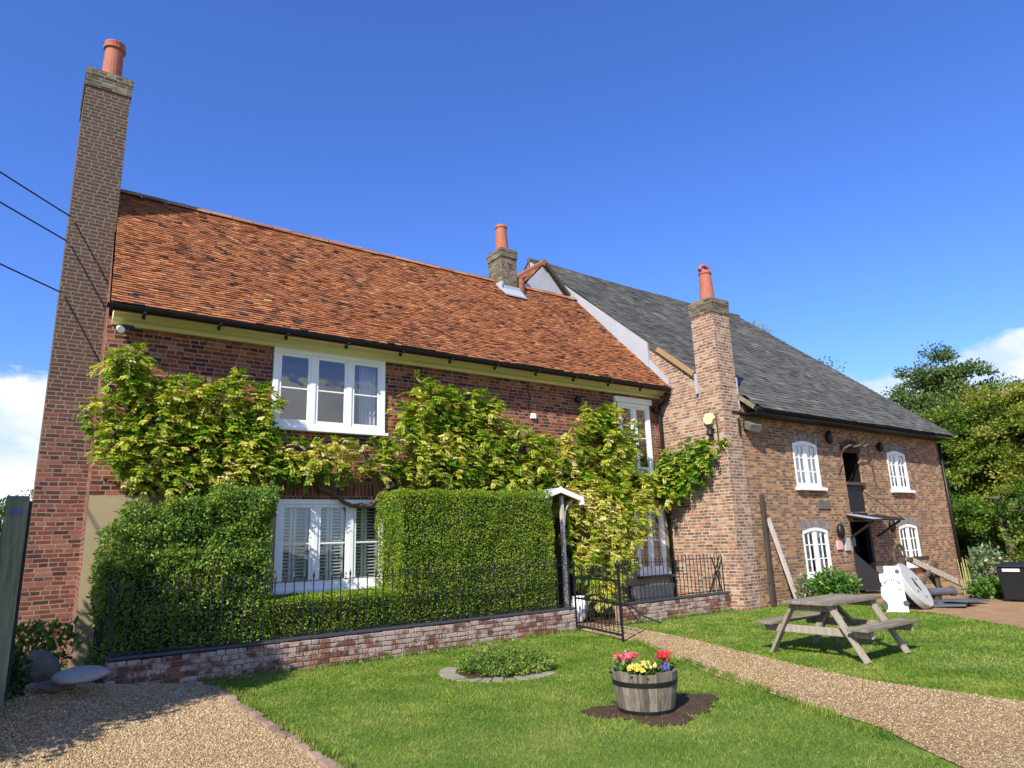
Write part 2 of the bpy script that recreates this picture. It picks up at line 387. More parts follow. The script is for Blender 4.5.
B_STOPS = [(0, (.055, .02, .02)), (.3, (.12, .032, .022)), (.55, (.21, .050, .026)), (.8, (.28, .075, .035)), (1, (.34, .13, .065))]
M_STOPS = [(0, (.13, .08, .056)), (.25, (.19, .10, .06)), (.5, (.26, .122, .06)), (.75, (.41, .18, .068)), (1, (.44, .28, .16))]
MAT = dict(
    brick_house=brick('house_brick', B_STOPS, (.36, .29, .21), stain_amt=.3),
    brick_mill=brick('mill_brick', M_STOPS, (.42, .36, .26), stain=(.085, .06, .04), stain_amt=.62, patch=1.0),
    brick_stack=brick('stack_brick', [(0, (.14, .07, .048)), (.4, (.27, .118, .066)), (.7, (.35, .155, .08)), (1, (.44, .30, .19))], (.52, .47, .38), stain=(.2, .17, .14), stain_amt=.25, msize=.012, white=.25),
    brick_chim=brick('chimney_brick', [(0, (.05, .025, .025)), (.35, (.125, .042, .03)), (.65, (.21, .062, .038)), (1, (.27, .12, .08))], (.30, .25, .2), stain_amt=.3, zgrad=(2.4, 5.6, (.072, .05, .038), .85), msize=.010),
    brick_grey=brick('sooty_brick', [(0, (.05, .042, .03)), (.4, (.10, .08, .055)), (.7, (.15, .12, .08)), (1, (.22, .18, .12))], (.26, .23, .17), stain_amt=.5, stain=(.09, .085, .035)),
    brick_low=brick('low_wall_brick', [(0, (.10, .05, .04)), (.4, (.24, .095, .065)), (.75, (.36, .18, .13)), (1, (.5, .4, .34))], (.34, .3, .25), stain=(.07, .05, .035), stain_amt=.6, msize=.013, white=.85, rh=.07, bstr=1.0),
    plantdark=plain('dark_green_patch', (.02, .04, .015), .6, .2, 6, bmp=0),
    flat_stone=plain('pale_flat_stone', (.30, .29, .26), .9, .35, 12, bmp=.8),
    postgrey=plain('shaded_porch_paint', (.46, .43, .37), .7, .15, 4),  # post paint greyed, porch shade put into the colour
    low_mortar=plain('low_wall_mortar', (.24, .2, .16), .95, .35, 8, bmp=.8),
    arch=brick('arch_brick', [(0, (.12, .09, .08)), (.5, (.2, .16, .14)), (1, (.3, .25, .22))], (.4, .37, .33), bw=.075, rh=.3, stain_amt=.2),
    soldier=brick('soldier_brick', [(0, (.08, .025, .02)), (.5, (.16, .045, .03)), (1, (.25, .08, .05))], (.3, .22, .17), bw=.075, rh=.24, stain_amt=.2),
    tile=tiles('clay_tile', [(0, (.05, .03, .024)), (.2, (.17, .066, .034)), (.5, (.32, .122, .05)), (.8, (.44, .18, .068)), (1, (.50, .29, .14))]),
    ridge=tiles('ridge_tile', [(0, (.24, .09, .05)), (.6, (.38, .15, .08)), (1, (.4, .22, .12))], moss=(.2, .18, .08), moss_amt=.4),
    slate=tiles('slate', [(0, (.03, .03, .026)), (.4, (.066, .064, .053)), (.75, (.112, .107, .086)), (1, (.19, .18, .14))], moss=(.14, .14, .09), moss_amt=.5, rough=.8, stain=(.05, .05, .05), spec=.5),
    cream=plain('cream_paint', (.66, .60, .32), .55, .12, 5),
    white=plain('white_paint', (.82, .82, .80), .45, .05, 4, bmp=.05),
    black=plain('black_paint', (.005, .005, .006), .5, .2, 10, bmp=.1),
    iron=plain('wrought_iron', (.008, .008, .009), .5, .3, 20, bmp=.2),
    coping=plain('dark_coping', (.04, .043, .052), .6, .3, 9, bmp=.3),
    lead=plain('lead_sheet', (.36, .38, .42), .55, .15, 3, bmp=.2),
    render=plain('tan_render', (.36, .29, .17), .9, .2, 3, bmp=.3),
    terra=plain('terracotta', (.36, .115, .07), .8, .4, 7, bmp=.2),
    cement=plain('mossy_cement', (.17, .155, .10), .95, .45, 14, bmp=.6),
    dark=plain('dark_interior', (.012, .013, .015), .9, .2, 3, bmp=0),
    room=plain('room_wall', (.07, .08, .10), .9, .1, 3, bmp=0),
    curtain_or_glare=plain('cloth_or_glare', (.55, .56, .60), .9, .1, 6, bmp=0),  # cloth in the cottage window, painted pane reflections in the mill
    louvre=plain('louvre_paint', (.66, .65, .60), .5, .06, 5, bmp=0),
    glass=glassmat('window_glass', (.8, .84, .88), .12),
    glass_mill=glassmat('old_glass', (.55, .58, .6), .16),
    hedge=leafmat('hedge_leaf', [(0, (.06, .12, .008)), (.35, (.17, .29, .016)), (.7, (.33, .40, .035)), (.9, (.40, .33, .06)), (1, (.30, .17, .05))], .35, .55, 2.4),
    hedge_mix=leafmat('mixed_hedge_leaf', [(0, (.04, .10, .022)), (.4, (.12, .23, .03)), (.65, (.25, .33, .04)), (.85, (.40, .31, .06)), (1, (.27, .13, .04))], .25, .6, 2.6),
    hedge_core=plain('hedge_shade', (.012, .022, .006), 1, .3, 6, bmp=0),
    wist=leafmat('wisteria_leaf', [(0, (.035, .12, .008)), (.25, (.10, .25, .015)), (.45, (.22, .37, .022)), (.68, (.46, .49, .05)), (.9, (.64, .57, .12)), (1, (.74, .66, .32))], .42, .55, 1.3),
    bark=wood('bark', (.05, .038, .028), (.14, .11, .08), 2),
    wood_grey=wood('weathered_wood', (.14, .115, .085), (.33, .28, .22), 0, moss=(.13, .12, .05)),
    wood_leg=wood('pale_weathered_wood', (.22, .18, .14), (.42, .36, .29), 2),
    wood_post=wood('green_grey_post', (.10, .12, .07), (.27, .29, .18), 2),
    wood_dark=wood('dark_old_wood', (.035, .028, .022), (.12, .09, .065), 2),
    wood_pale=wood('pale_board', (.34, .27, .23), (.56, .48, .42), 2),
    barrel=wood('barrel_stave', (.07, .06, .045), (.26, .22, .17), 2),
    grass=groundmat('lawn_turf', [(.25, (.05, .085, .014)), (.45, (.09, .15, .022)), (.62, (.17, .20, .045)), (.8, (.26, .23, .09))], 1.4, 70, .45),
    field=groundmat('rough_grass', [(.3, (.03, .06, .015)), (.7, (.08, .13, .03))], .3, 12, .4),
    soil=groundmat('bare_soil', [(.3, (.045, .026, .017)), (.7, (.11, .065, .042))], 4, 50, .5, .9),
    gravel=gravelmat('pea_gravel'),
    gravel_far=groundmat('brown_gravel', [(.3, (.20, .12, .06)), (.55, (.34, .21, .11)), (.8, (.42, .29, .17))], 2, 40, .5),
    blade=leafmat('grass_blade', [(0, (.045, .11, .012)), (.32, (.11, .21, .02)), (.52, (.23, .30, .045)), (.8, (.36, .35, .11)), (1, (.42, .37, .15))], .3, .6, 1.1, .6, .2),
    stone=plain('grey_stone', (.13, .118, .095), .95, .5, 14, bmp=1.0),
    mill_stone=plain('pale_millstone', (.40, .39, .36), .9, .2, 8, bmp=.5),
    kerb=plain('old_kerb_brick', (.27, .18, .13), .95, .45, 8, bmp=.6, usetint=.35),
    bedstone=plain('bed_stone', (.25, .22, .17), .95, .35, 12, bmp=.6),
    slatepile=plain('slate_slab', (.085, .09, .1), .7, .3, 6, bmp=.4),
    boardw=plain('sign_white', (.85, .86, .87), .4, .02, 3, bmp=0),
    ink=plain('sign_black', (.006, .006, .012), .5, .1, 5, bmp=0),
    red=plain('sign_red', (.6, .05, .09), .5, .05, 5, bmp=0),
    pinkplaque=plain('pink_plaque', (.62, .40, .33), .6, .1, 6, bmp=0),
    greyplaque=plain('grey_plaque', (.40, .42, .42), .6, .1, 6, bmp=0),
    yellow=plain('yellowed_plastic', (.74, .66, .34), .4, .1, 9, bmp=0),
    bin=plain('black_bin_plastic', (.008, .009, .011), .5, .15, 5, bmp=.05),
    label=plain('bin_label', (.72, .72, .68), .6, .05, 5, bmp=0),
    blue=plain('blue_enamel', (.03, .10, .42), .4, .1, 5, bmp=0),
    bluegrey=plain('blue_grey_rail', (.30, .36, .42), .7, .15, 6),
    treeA=leafmat('tree_leaf_green', [(0, (.03, .08, .01)), (.45, (.10, .20, .02)), (.8, (.21, .28, .035)), (1, (.32, .28, .06))], .3, .5, .35),
    treeB=leafmat('tree_leaf_turning', [(0, (.045, .10, .012)), (.35, (.16, .24, .022)), (.7, (.30, .30, .045)), (1, (.36, .22, .06))], .3, .6, .4),
    treeC=leafmat('tree_leaf_bluegreen', [(0, (.035, .08, .02)), (.5, (.12, .19, .05)), (1, (.24, .27, .09))], .3, .4, .4),
    plant=leafmat('garden_leaf', [(0, (.02, .08, .01)), (.5, (.06, .19, .02)), (1, (.22, .30, .05))], .3, .4, 3),
    plantshade=leafmat('shaded_garden_leaf', [(0, (.01, .035, .008)), (.6, (.03, .08, .015)), (1, (.08, .12, .03))], .25, .4, 3),  # garden leaf colours darkened for plants in the shady corner
    paleplant=leafmat('pale_garden_leaf', [(0, (.05, .12, .035)), (.5, (.15, .24, .09)), (.85, (.34, .34, .2)), (1, (.55, .42, .33))], .3, .4, 3),
    petal_red=leafmat('red_petal', [(0, (.45, .01, .02)), (.6, (.75, .03, .06)), (1, (.85, .15, .22))], .3, .2, 9),
    petal_pink=leafmat('pink_petal', [(0, (.5, .02, .07)), (.6, (.8, .12, .2)), (1, (.85, .4, .45))], .3, .2, 9),
    petal_yel=leafmat('yellow_petal', [(0, (.6, .45, .03)), (.6, (.8, .68, .12)), (1, (.85, .8, .45))], .3, .2, 9),
    petal_blue=leafmat('blue_petal', [(0, (.05, .04, .3)), (1, (.2, .2, .6))], .3, .2, 9),
)


m, t_ = newmat('low_wall_brick'); P_ = pos(t_)
a_ = t_.noise(P_, 6, 6, .75); a2_ = t_.noise(P_, 1.3, 4, .6); a3_ = t_.noise(P_, 40, 3, .6)
c_ = t_.ramp(tint(t_), [(0, (.12, .055, .04)), (.35, (.19, .08, .052)), (.65, (.25, .115, .075)), (1, (.31, .18, .125))])
wm_ = t_.step(t_.math('ADD', t_.math('MULTIPLY', a_, .62), t_.math('ADD', t_.math('MULTIPLY', a2_, .35), t_.math('MULTIPLY', tint(t_), .07))), .475, .57)
c_ = t_.mix(t_.math('MULTIPLY', wm_, .62), c_, t_.mix(a3_, (.32, .27, .22), (.64, .59, .53)))
c_ = t_.mix(t_.math('MULTIPLY', t_.step(t_.noise(P_, 9, 5, .7), .56, .66), .8), c_, (.05, .04, .028))
t_.put(t_.b.inputs['Base Color'], c_); t_.b.inputs['Roughness'].default_value = .95; t_.b.inputs['Specular IOR Level'].default_value = .2
bump(t_, t_.math('ADD', a3_, a_), .9, .015); MAT['low_brick'] = m

# ------------------------------------------------------------------ leaves
def leaf_mesh(c, d, nrm, L, W, fold=.18):
    """quads: base, side, tip, side. c base points, d growing direction, nrm leaf normal"""
    d = d/np.linalg.norm(d, axis=1, keepdims=True)
    s = np.cross(d, nrm); s /= np.linalg.norm(s, axis=1, keepdims=True)+1e-9
    n = np.cross(s, d)
    L = np.asarray(L).reshape(-1, 1); W = np.asarray(W).reshape(-1, 1)
    mid = c + d*L*.45
    v = np.stack([c, mid + s*W*.5 + n*W*fold, c+d*L, mid - s*W*.5 + n*W*fold], axis=1).reshape(-1, 3)
    f = np.arange(len(c)*4).reshape(-1, 4)
    return v, f


def rnd_dirs(n):
    v = rng.normal(size=(n, 3)); return v/np.linalg.norm(v, axis=1, keepdims=True)


def leaf_obj(name, c, d, nrm, L, W, tn, mat, parent=None, loc=None, fold=.18):
    v, f = leaf_mesh(c, d, nrm, L, W, fold)
    return mesh_obj(name, v, f, tn, mat, parent, loc)


def inpoly(x, y, poly):
    r = np.zeros(len(x), bool); n = len(poly); j = n-1
    for i in range(n):
        xi, yi = poly[i]; xj, yj = poly[j]
        k = ((yi > y) != (yj > y)) & (x < (xj-xi)*(y-yi)/((yj-yi) or 1e-9)+xi)
        r ^= k; j = i
    return r


def noise3(p, s, seed=0.):
    return np.array([mnoise.noise(Vector((float(a[0])*s+seed, float(a[1])*s, float(a[2])*s))) for a in p])


# ------------------------------------------------------------------ terrain
def gz(x, y):
    """ground rises a little at the far left corner"""
    return .24*np.exp(-(((x-.2)/1.3)**2+((y-10.6)/1.6)**2)) + .012*np.sin(x*.9+y*.6)


def sheet(name, poly, z, step, mat, label=None, kind='structure', cat=None):
    """triangulated sheet following the ground, inside poly"""
    import bmesh
    b = bmesh.new(); vs = [b.verts.new((x, y, 0)) for x, y in poly]; b.faces.new(vs)
    xs = [p[0] for p in poly]; ys = [p[1] for p in poly]
    x = math.floor(min(xs)/step)*step+step
    while x < max(xs):
        bmesh.ops.bisect_plane(b, geom=b.verts[:]+b.edges[:]+b.faces[:], plane_co=(x, 0, 0), plane_no=(1, 0, 0)); x += step
    y = math.floor(min(ys)/step)*step+step
    while y < max(ys):
        bmesh.ops.bisect_plane(b, geom=b.verts[:]+b.edges[:]+b.faces[:], plane_co=(0, y, 0), plane_no=(0, 1, 0)); y += step
    for v in b.verts: v.co.z = float(gz(v.co.x, v.co.y))+z
    bmesh.ops.recalc_face_normals(b, faces=b.faces)
    if b.faces[:] and b.faces[0].normal.z < 0: bmesh.ops.reverse_faces(b, faces=b.faces)
    me = bpy.data.meshes.new(name); b.to_mesh(me); b.free(); me.materials.append(mat)
    o = bpy.data.objects.new(name, me); col.objects.link(o); o['kind'] = kind
    return o


PATH = [(8.95, 12.0), (8.95, 10.2), (8.62, 8.6), (8.25, 7.66), (7.17, 5.69), (6.62, 4.29), (6.29, 3.33), (5.95, 2.86), (5.3, 1.8), (4.2, -1), (7.4, -1), (8.0, 1.2), (8.17, 2.86), (8.2, 4.48), (8.81, 6.25), (9.39, 7.99), (9.95, 10.2), (9.95, 12.0)]
DRIVE = [(2.10, 10.25), (2.27, 9.7), (2.25, 8.0), (2.28, 6.5), (2.25, 5.6), (2.05, 4.4), (1.2, 2.5), (0, 0), (-6, -2), (-9, 9), (-6, 14), (.2, 13), (.2, 11.6), (1.05, 10.4)]
LAWN = [(2.10, 10.25), (2.27, 9.7), (2.25, 8.0), (2.28, 6.5), (2.25, 5.6), (2.05, 4.4), (1.2, 2.5), (0, 0), (0, -3), (13, -3), (13.2, 3.2), (13.9, 4.7), (15.3, 6.4), (15.6, 7.2), (16.6, 7.9), (16.9, 9.97), (13.68, 9.97), (13.68, 10.25)]
YARD = [(13.2, 3.2), (13.9, 4.7), (15.3, 6.4), (15.6, 7.2), (16.6, 7.9), (16.9, 9.97), (25.6, 9.97), (40, 9), (40, -6), (13, -6)]

n = 40
ex = [-400+20*i for i in range(41)]
gx = sorted(set([-400, -200, -100, -60, -30] + list(range(-12, 40, 2)) + [50, 70, 100, 200, 400]))
v = []; f = []
for y in gx:
    for x in gx: v.append((x, y, float(gz(x, y))-.02))
k = len(gx)
for j in range(k-1):
    for i in range(k-1): f.append((j*k+i, j*k+i+1, (j+1)*k+i+1, (j+1)*k+i))
g = mesh_obj('ground', np.array(v), f, np.zeros(len(f)), MAT['field']); g['kind'] = 'structure'
sheet('lawn', LAWN, .0, .5, MAT['grass'])
sheet('driveway', DRIVE, .004, .4, MAT['gravel'])
sheet('path', PATH, .012, .5, MAT['gravel'])
sheet('yard', YARD, .004, 2, MAT['gravel_far'])
sheet('garden_bed', [(1.05, 10.4), (13.68, 10.4), (13.68, 12.1), (.9, 12.1)], .006, .5, MAT['soil'])

# ------------------------------------------------------------------ house
HX0, HX1, HY0, RY = .85, 13.7, 12.0, 15.0
house = thing('brick_house', 'long red brick cottage with orange clay tile roof and tall chimney at its left end', 'house', (7, 12, 0))


def wall_holes(mb, x0, x1, z0, z1, y, holes, depth=.12):
    xs = sorted(set([x0, x1]+[h[0] for h in holes]+[h[1] for h in holes])); zs = sorted(set([z0, z1]+[h[2] for h in holes]+[h[3] for h in holes]))
    for a, b in zip(xs, xs[1:]):
        for c, d in zip(zs, zs[1:]):
            mx, mz = (a+b)/2, (c+d)/2
            if any(h[0] < mx < h[1] and h[2] < mz < h[3] for h in holes): continue
            mb.face([(a, y, c), (b, y, c), (b, y, d), (a, y, d)])
    for h in holes:
        a, b, c, d = h[:4]; e = y+depth
        mb.face([(a, y, c), (a, y, d), (a, e, d), (a, e, c)]); mb.face([(b, y, c), (b, e, c), (b, e, d), (b, y, d)])
        mb.face([(a, y, d), (b, y, d), (b, e, d), (a, e, d)]); mb.face([(a, y, c), (a, e, c), (b, e, c), (b, y, c)])


PL = 2.6   # top of the tan rendered base
W_UP = (3.50, 5.63, 3.86, 5.30)
W_LO = (3.66, 5.68, 1.04, 2.56)
W_RU = (12.12, 13.22, 3.32, 5.08)
W_RL = (12.42, 13.42, .86, 2.40)
DOOR = (9.70, 10.55, .02, 2.2)
b = MB()
wall_holes(b, HX0, HX1, PL, 5.45, HY0, [W_UP, W_RU])
b.face([(HX0, 12, 0), (HX0+.09, 14, 0), (HX0+.09, 14, 7.8), (HX0, 12, 5.45)])
b.face([(HX0+.09, 14, 0), (HX0+.09, 18, 0), (HX0+.09, 18, 5.45), (HX0+.09, 15, 8.95), (HX0+.09, 14, 7.8)])
b.face([(HX0, 18, 0), (HX1, 18, 0), (HX1, 18, 5.45), (HX0, 18, 5.45)])
b.build('wall', MAT['brick_house'], house, fixn=False)
b = MB(); wall_holes(b, HX0, HX1, 0, PL, HY0-.025, [W_LO, W_RL, DOOR], .145)
b.face([(HX0, HY0-.025, PL), (HX1, HY0-.025, PL), (HX1, HY0+.05, PL), (HX0, HY0+.05, PL)])
b.build('plinth', MAT['render'], house, fixn=False)
# brick band of upright bricks over the lower window
b = MB(); b.prism([(3.45, 11.955, 2.565), (5.9, 11.955, 2.565), (5.9, 11.955, 2.90), (3.45, 11.955, 2.90)], (0, .04, 0)); b.build('soldier_course', MAT['soldier'], house)
# dark rooms behind the openings
b = MB()
for h in (W_UP, W_LO, W_RU, W_RL): b.box(h[0]-.4, h[1]+.4, 12.9, 12.92, h[2]-.4, h[3]+.3)
b.build('room_back', MAT['room'], house)


def tri_window(parent, W, y, ncase, hbar, proud=.05, frame=.075, sash=.055, glass='glass', shutter=False, curtain_or_glare=None, sill=True, name='window', midz=None):
    x0, x1, z0, z1 = W; yf = y-proud; m = MAT['white']
    b = MB()
    b.box(x0-.03, x1+.03, yf, y+.08, z1-frame, z1+.012); b.box(x0-.03, x1+.03, yf+.002, y+.08, z0-.012, z0+frame)
    b.box(x0-.03, x0+frame-.01, yf+.003, y+.08, z0+frame, z1-frame); b.box(x1-frame+.01, x1+.03, yf+.003, y+.08, z0+frame, z1-frame)
    cw = (x1-x0)/ncase
    for i in range(1, ncase): b.box(x0+cw*i-.045, x0+cw*i+.045, yf+.004, y+.08, z0+frame, z1-frame)
    wn = b.build(name, m, parent, bevel=.006)
    sb = MB(); gb = MB()
    for i in range(ncase):
        a = x0+cw*i+(.045 if i else frame-.01); c = x0+cw*(i+1)-(.045 if i < ncase-1 else frame-.01)
        p, q = z0+frame, z1-frame; ys = y-proud+.02
        sb.box(a, c, ys, ys+.04, q-sash, q); sb.box(a, c, ys, ys+.04, p, p+sash*1.2)
        sb.box(a, a+sash, ys+.001, ys+.04, p+sash*1.2, q-sash); sb.box(c-sash, c, ys+.001, ys+.04, p+sash*1.2, q-sash)
        hz = (p+q)/2 if midz is None else midz
        if hbar: sb.box(a+sash, c-sash, ys+.006, ys+.03, hz-.013, hz+.013)
        gb.face([(a+sash, ys+.018, p+sash), (c-sash, ys+.018, p+sash), (c-sash, ys+.018, q-sash), (a+sash, ys+.018, q-sash)])
    sb.build('sash', m, wn, bevel=.004); gb.build('pane', MAT[glass], wn, fixn=False)
    if sill:
        s = MB(); s.box(x0-.07, x1+.07, y-.13, y+.02, z0-.07, z0-.012); s.build('sill', m, wn, bevel=.008)
    if shutter:
        for i in range(ncase):
            a = x0+cw*i+.07; c = x0+cw*(i+1)-.07
            L = MB(); half = (a+c)/2
            for (p, q) in ((a, half-.01), (half+.01, c)):
                ysh = y+.16
                L.box(p, p+.045, ysh, ysh+.03, z0+.08, z1-.08); L.box(q-.045, q, ysh, ysh+.03, z0+.08, z1-.08)
                for zz in (z0+.08, (z0+z1)/2-.03, z1-.13): L.box(p+.045, q-.045, ysh+.002, ysh+.03, zz, zz+.06)
                z = z0+.17
                while z < z1-.15:
                    L.hexa([(p+.045, ysh-.012, z-.012), (q-.045, ysh-.012, z-.012), (q-.045, ysh+.035, z+.004), (p+.045, ysh+.035, z+.004),
                            (p+.045, ysh-.012, z+.0), (q-.045, ysh-.012, z+.0), (q-.045, ysh+.035, z+.016), (p+.045, ysh+.035, z+.016)])
                    z += .058
            L.build('shutter', MAT['louvre'], wn)
    if curtain_or_glare:
        a, c = curtain_or_glare; cb = MB(); n = 26; pts = []
        for i in range(n+1):
            t = i/n; pts.append((a+(c-a)*t, y+.22+.035*math.sin(t*26)))
        for (p, q) in zip(pts, pts[1:]):
            cb.face([(p[0]-.10*(1-(p[0]-a)/(c-a))*0, p[1], z0-.1), (q[0], q[1], z0-.1), (q[0], q[1], z1), (p[0], p[1], z1)])
        cb.build('curtain_or_glare', MAT['curtain_or_glare'], wn, smooth=True, fixn=False)
    return wn


tri_window(house, W_UP, HY0, 3, True, curtain_or_glare=(5.22, 5.58))['label'] = 'white triple casement window under the eaves'
tri_window(house, W_LO, HY0, 3, True, shutter=True, sill=True)['label'] = 'ground floor triple window with white louvred shutters'
wr = tri_window(house, W_RU, HY0, 2, True, sill=True); wr['label'] = 'tall white sash window below the right end of the eaves'
b = MB(); b.box(11.98, 13.32, HY0-.09, HY0, 5.095, 5.24); b.build('head_board', MAT['white'], wr, bevel=.006)
wl = tri_window(house, W_RL, HY0, 2, True, shutter=True, sill=True); wl['label'] = 'narrow shuttered window behind the right railing'
b = MB(); b.box(W_RL[0]-.05, W_RL[1]+.12, HY0-.2, HY0, W_RL[2]-.13, W_RL[2]-.075); b.build('sill_shadow', MAT['coping'], wl)  # dark strip standing in for the shadow under the sill
# door in shade of the porch
b = MB(); b.box(DOOR[0]+.01, DOOR[1]-.01, 12.06, 12.1, .03, 2.19); b.box(DOOR[0]+.12, DOOR[1]-.12, 12.04, 12.06, .2, .95); b.box(DOOR[0]+.12, DOOR[1]-.12, 12.04, 12.06, 1.1, 2.05)
dr = b.build('door', MAT['black'], house); k = MB(); k.rock((DOOR[0]+.07, 12.03, 1.05), .03, .03, .03, amp=0); k.build('handle', MAT['iron'], dr, smooth=True)
# porch hood
b = MB(); ax, az, hy0, hy1 = 9.28, 2.80, 11.05, 11.97
for s in (-1, 1):
    e = (ax+s*.62, az-.20)
    b.hexa([(ax, hy0, az-.045), (e[0], hy0, e[1]-.045), (e[0], hy1, e[1]-.045), (ax, hy1, az-.045), (ax, hy0, az), (e[0], hy0, e[1]), (e[0], hy1, e[1]), (ax, hy1, az)])
hd = b.build('porch_hood', MAT['lead'], house)
b = MB()
for s in (-1, 1):
    e = (ax+s*.63, az-.205)
    b.hexa([(ax, hy0-.03, az-.11), (e[0], hy0-.03, e[1]-.10), (e[0], hy0-.002, e[1]-.10), (ax, hy0-.002, az-.11), (ax, hy0-.03, az+.005), (e[0], hy0-.03, e[1]+.005), (e[0], hy0-.002, e[1]+.005), (ax, hy0-.002, az+.005)])
b.box(ax+.55, ax+.64, hy0-.032, hy0+.05, az-.36, az-.29)
b.build('fascia', MAT['white'], hd)
b = MB()
for s in (-1, 1):
    e = (ax+s*.58, az-.25)
    b.face([(ax, hy0+.02, az-.07), (e[0], hy0+.02, e[1]), (e[0], hy1, e[1]), (ax, hy1, az-.07)])
b.build('soffit', MAT['render'], hd, fixn=False)
for x in (ax-.5, ax+.08):
    b = MB(); b.box(x+.02, x+.09, hy0+.1, hy0+.17, .02, az-.18)
    q = [(x+.11, hy0+.15, 2.0), (x+.14, hy0+.15, 2.25), (x+.22, hy0+.15, 2.42), (x+.38, hy0+.15, 2.55)]
    b.tube(q, .03, 6); b.build('post', MAT['postgrey'], hd)

# cornice, gutter
b = MB()
b.prism([(HX0+.05, 11.62, 5.52), (HX0+.05, 11.66, 5.46), (HX0+.05, 11.74, 5.44), (HX0+.05, 11.78, 5.38), (HX0+.05, 11.90, 5.37), (HX0+.05, 11.93, 5.31), (HX0+.05, 11.997, 5.31), (HX0+.05, 11.997, 5.52)], (HX1-HX0-.1, 0, 0))
b.build('cornice', MAT['cream'], house)
b = MB(); x0, x1 = .78, 13.66
nn = 8
for i in range(nn):
    a0, a1 = PI+PI*i/nn, PI+PI*(i+1)/nn
    p = lambda a, r: (11.535+r*math.cos(a), 5.50+r*math.sin(a))
    b.face([(x0, *p(a0, .06)), (x1, *p(a0, .06)), (x1, *p(a1, .06)), (x0, *p(a1, .06))])
b.tube([(x0, 11.475, 5.5), (x1, 11.475, 5.5)], .012, 6)
b.face([(x0, 11.475, 5.5), (x0, 11.535, 5.44), (x0, 11.595, 5.5)])
gt = b.build('gutter', MAT['black'], house, fixn=False)
x = 1.3
while x < 13.5:
    k = MB(); k.box(x-.02, x+.02, 11.47, 11.64, 5.41, 5.445); k.box(x-.025, x+.025, 11.6, 11.64, 5.36, 5.45); k.build('bracket', MAT['iron'], gt); x += 1.13
b = MB(); b.tube([(13.58, 11.55, 5.45), (13.58, 11.62, 5.25), (13.58, 11.88, 5.1), (13.58, 11.9, 4.9), (13.58, 11.9, .1)], .045, 8); b.build('downpipe', MAT['black'], house, smooth=True)


# roofs
def tiled(mb, x0, x1, y0, z0, slope, run, tw, gauge, thick, sag=0.0, jit=1.0, skip=None):
    L = run*math.sqrt(1+slope*slope); cs, sn = run/L, run*slope/L
    rows = int(L/gauge)+1; X0 = x0(y0) if callable(x0) else x0
    for r in range(rows):
        s0 = r*gauge; s1 = min(s0+gauge*1.12, L+.01)
        xl = x0(y0+s0*cs) if callable(x0) else x0
        x = X0-(tw/2 if r % 2 else 0)
        while x < x1:
            a, b_ = max(x, xl), min(x+tw-.004, x1)
            x += tw
            if b_-a < .02: continue
            if skip and skip((a+b_)/2, y0+s0*cs): continue
            dz = [random.gauss(0, .0022*jit) for _ in range(4)]
            sgz = lambda xx, ss: -sag*math.sin(PI*min(1, max(0, (xx-X0)/(x1-X0))))*math.sin(PI*ss/L) + .02*sag*20*mnoise.noise(Vector((xx*.6, ss*.6, 3)))*.5
            lift = thick+random.random()*.004*jit
            ds = random.gauss(0, .006*jit)
            pt = lambda xx, ss, h: (xx, y0+ss*cs-h*sn, z0+ss*sn+h*cs+sgz(xx, ss))
            t = min(1, max(0, random.gauss(.52, .15)))
            if random.random() < .05: t = random.random()*.15
            A, B, C, D = pt(a, s0+ds, lift+dz[0]), pt(b_, s0+ds, lift+dz[1]), pt(b_, s1, .002+dz[2]), pt(a, s1, .002+dz[3])
            A2, B2 = pt(a, s0+ds, lift-thick), pt(b_, s0+ds, lift-thick)
            mb.face([A, B, C, D], t); mb.face([A2, B2, B, A], t); mb.face([A2, A, D], t); mb.face([B2, C, B], t)


HS = 1.02; HRZ = 5.5+HS*(RY-11.5)
b = MB(); tiled(b, lambda y: .83+.056*(y-11.5), 13.66, 11.5, 5.53, HS, RY-11.5, .155, .088, .021, sag=.12, jit=1.6)
rf = b.build('roof', MAT['tile'], house, fixn=False)
b = MB()
b.face([(HX0, 11.52, 5.40), (13.66, 11.52, 5.40), (13.66, 15, HRZ-.16), (HX0+.18, 15, HRZ-.16)])
b.face([(HX0, 15, HRZ+.02), (13.66, 15, HRZ+.02), (13.66, 18.5, 5.5), (HX0, 18.5, 5.5)])
b.face([(HX0+.19, 15, HRZ-.16), (HX0+.19, 15, HRZ), (HX0+.0, 11.52, 5.55), (HX0+.0, 11.52, 5.40)])
b.build('rear_slope', MAT['tile'], house, fixn=False)
x = HX0+.14
rb = MB()
while x < 13.3:
    if not (10.1 < x < 10.9):
        for i in range(6):
            a0, a1 = PI*i/6, PI*(i+1)/6; L = .44; h0 = HRZ-.015+.012*random.random()-.04*math.sin(PI*(x-HX0)/13)
            rb.face([(x, 15+.14*math.cos(a0), h0+.11*math.sin(a0)), (x+L, 15+.14*math.cos(a0), h0+.115*math.sin(a0)), (x+L, 15+.14*math.cos(a1), h0+.115*math.sin(a1)), (x, 15+.14*math.cos(a1), h0+.11*math.sin(a1))], random.random())
    x += .45
rb.build('ridge_tiles', MAT['ridge'], rf, fixn=False)
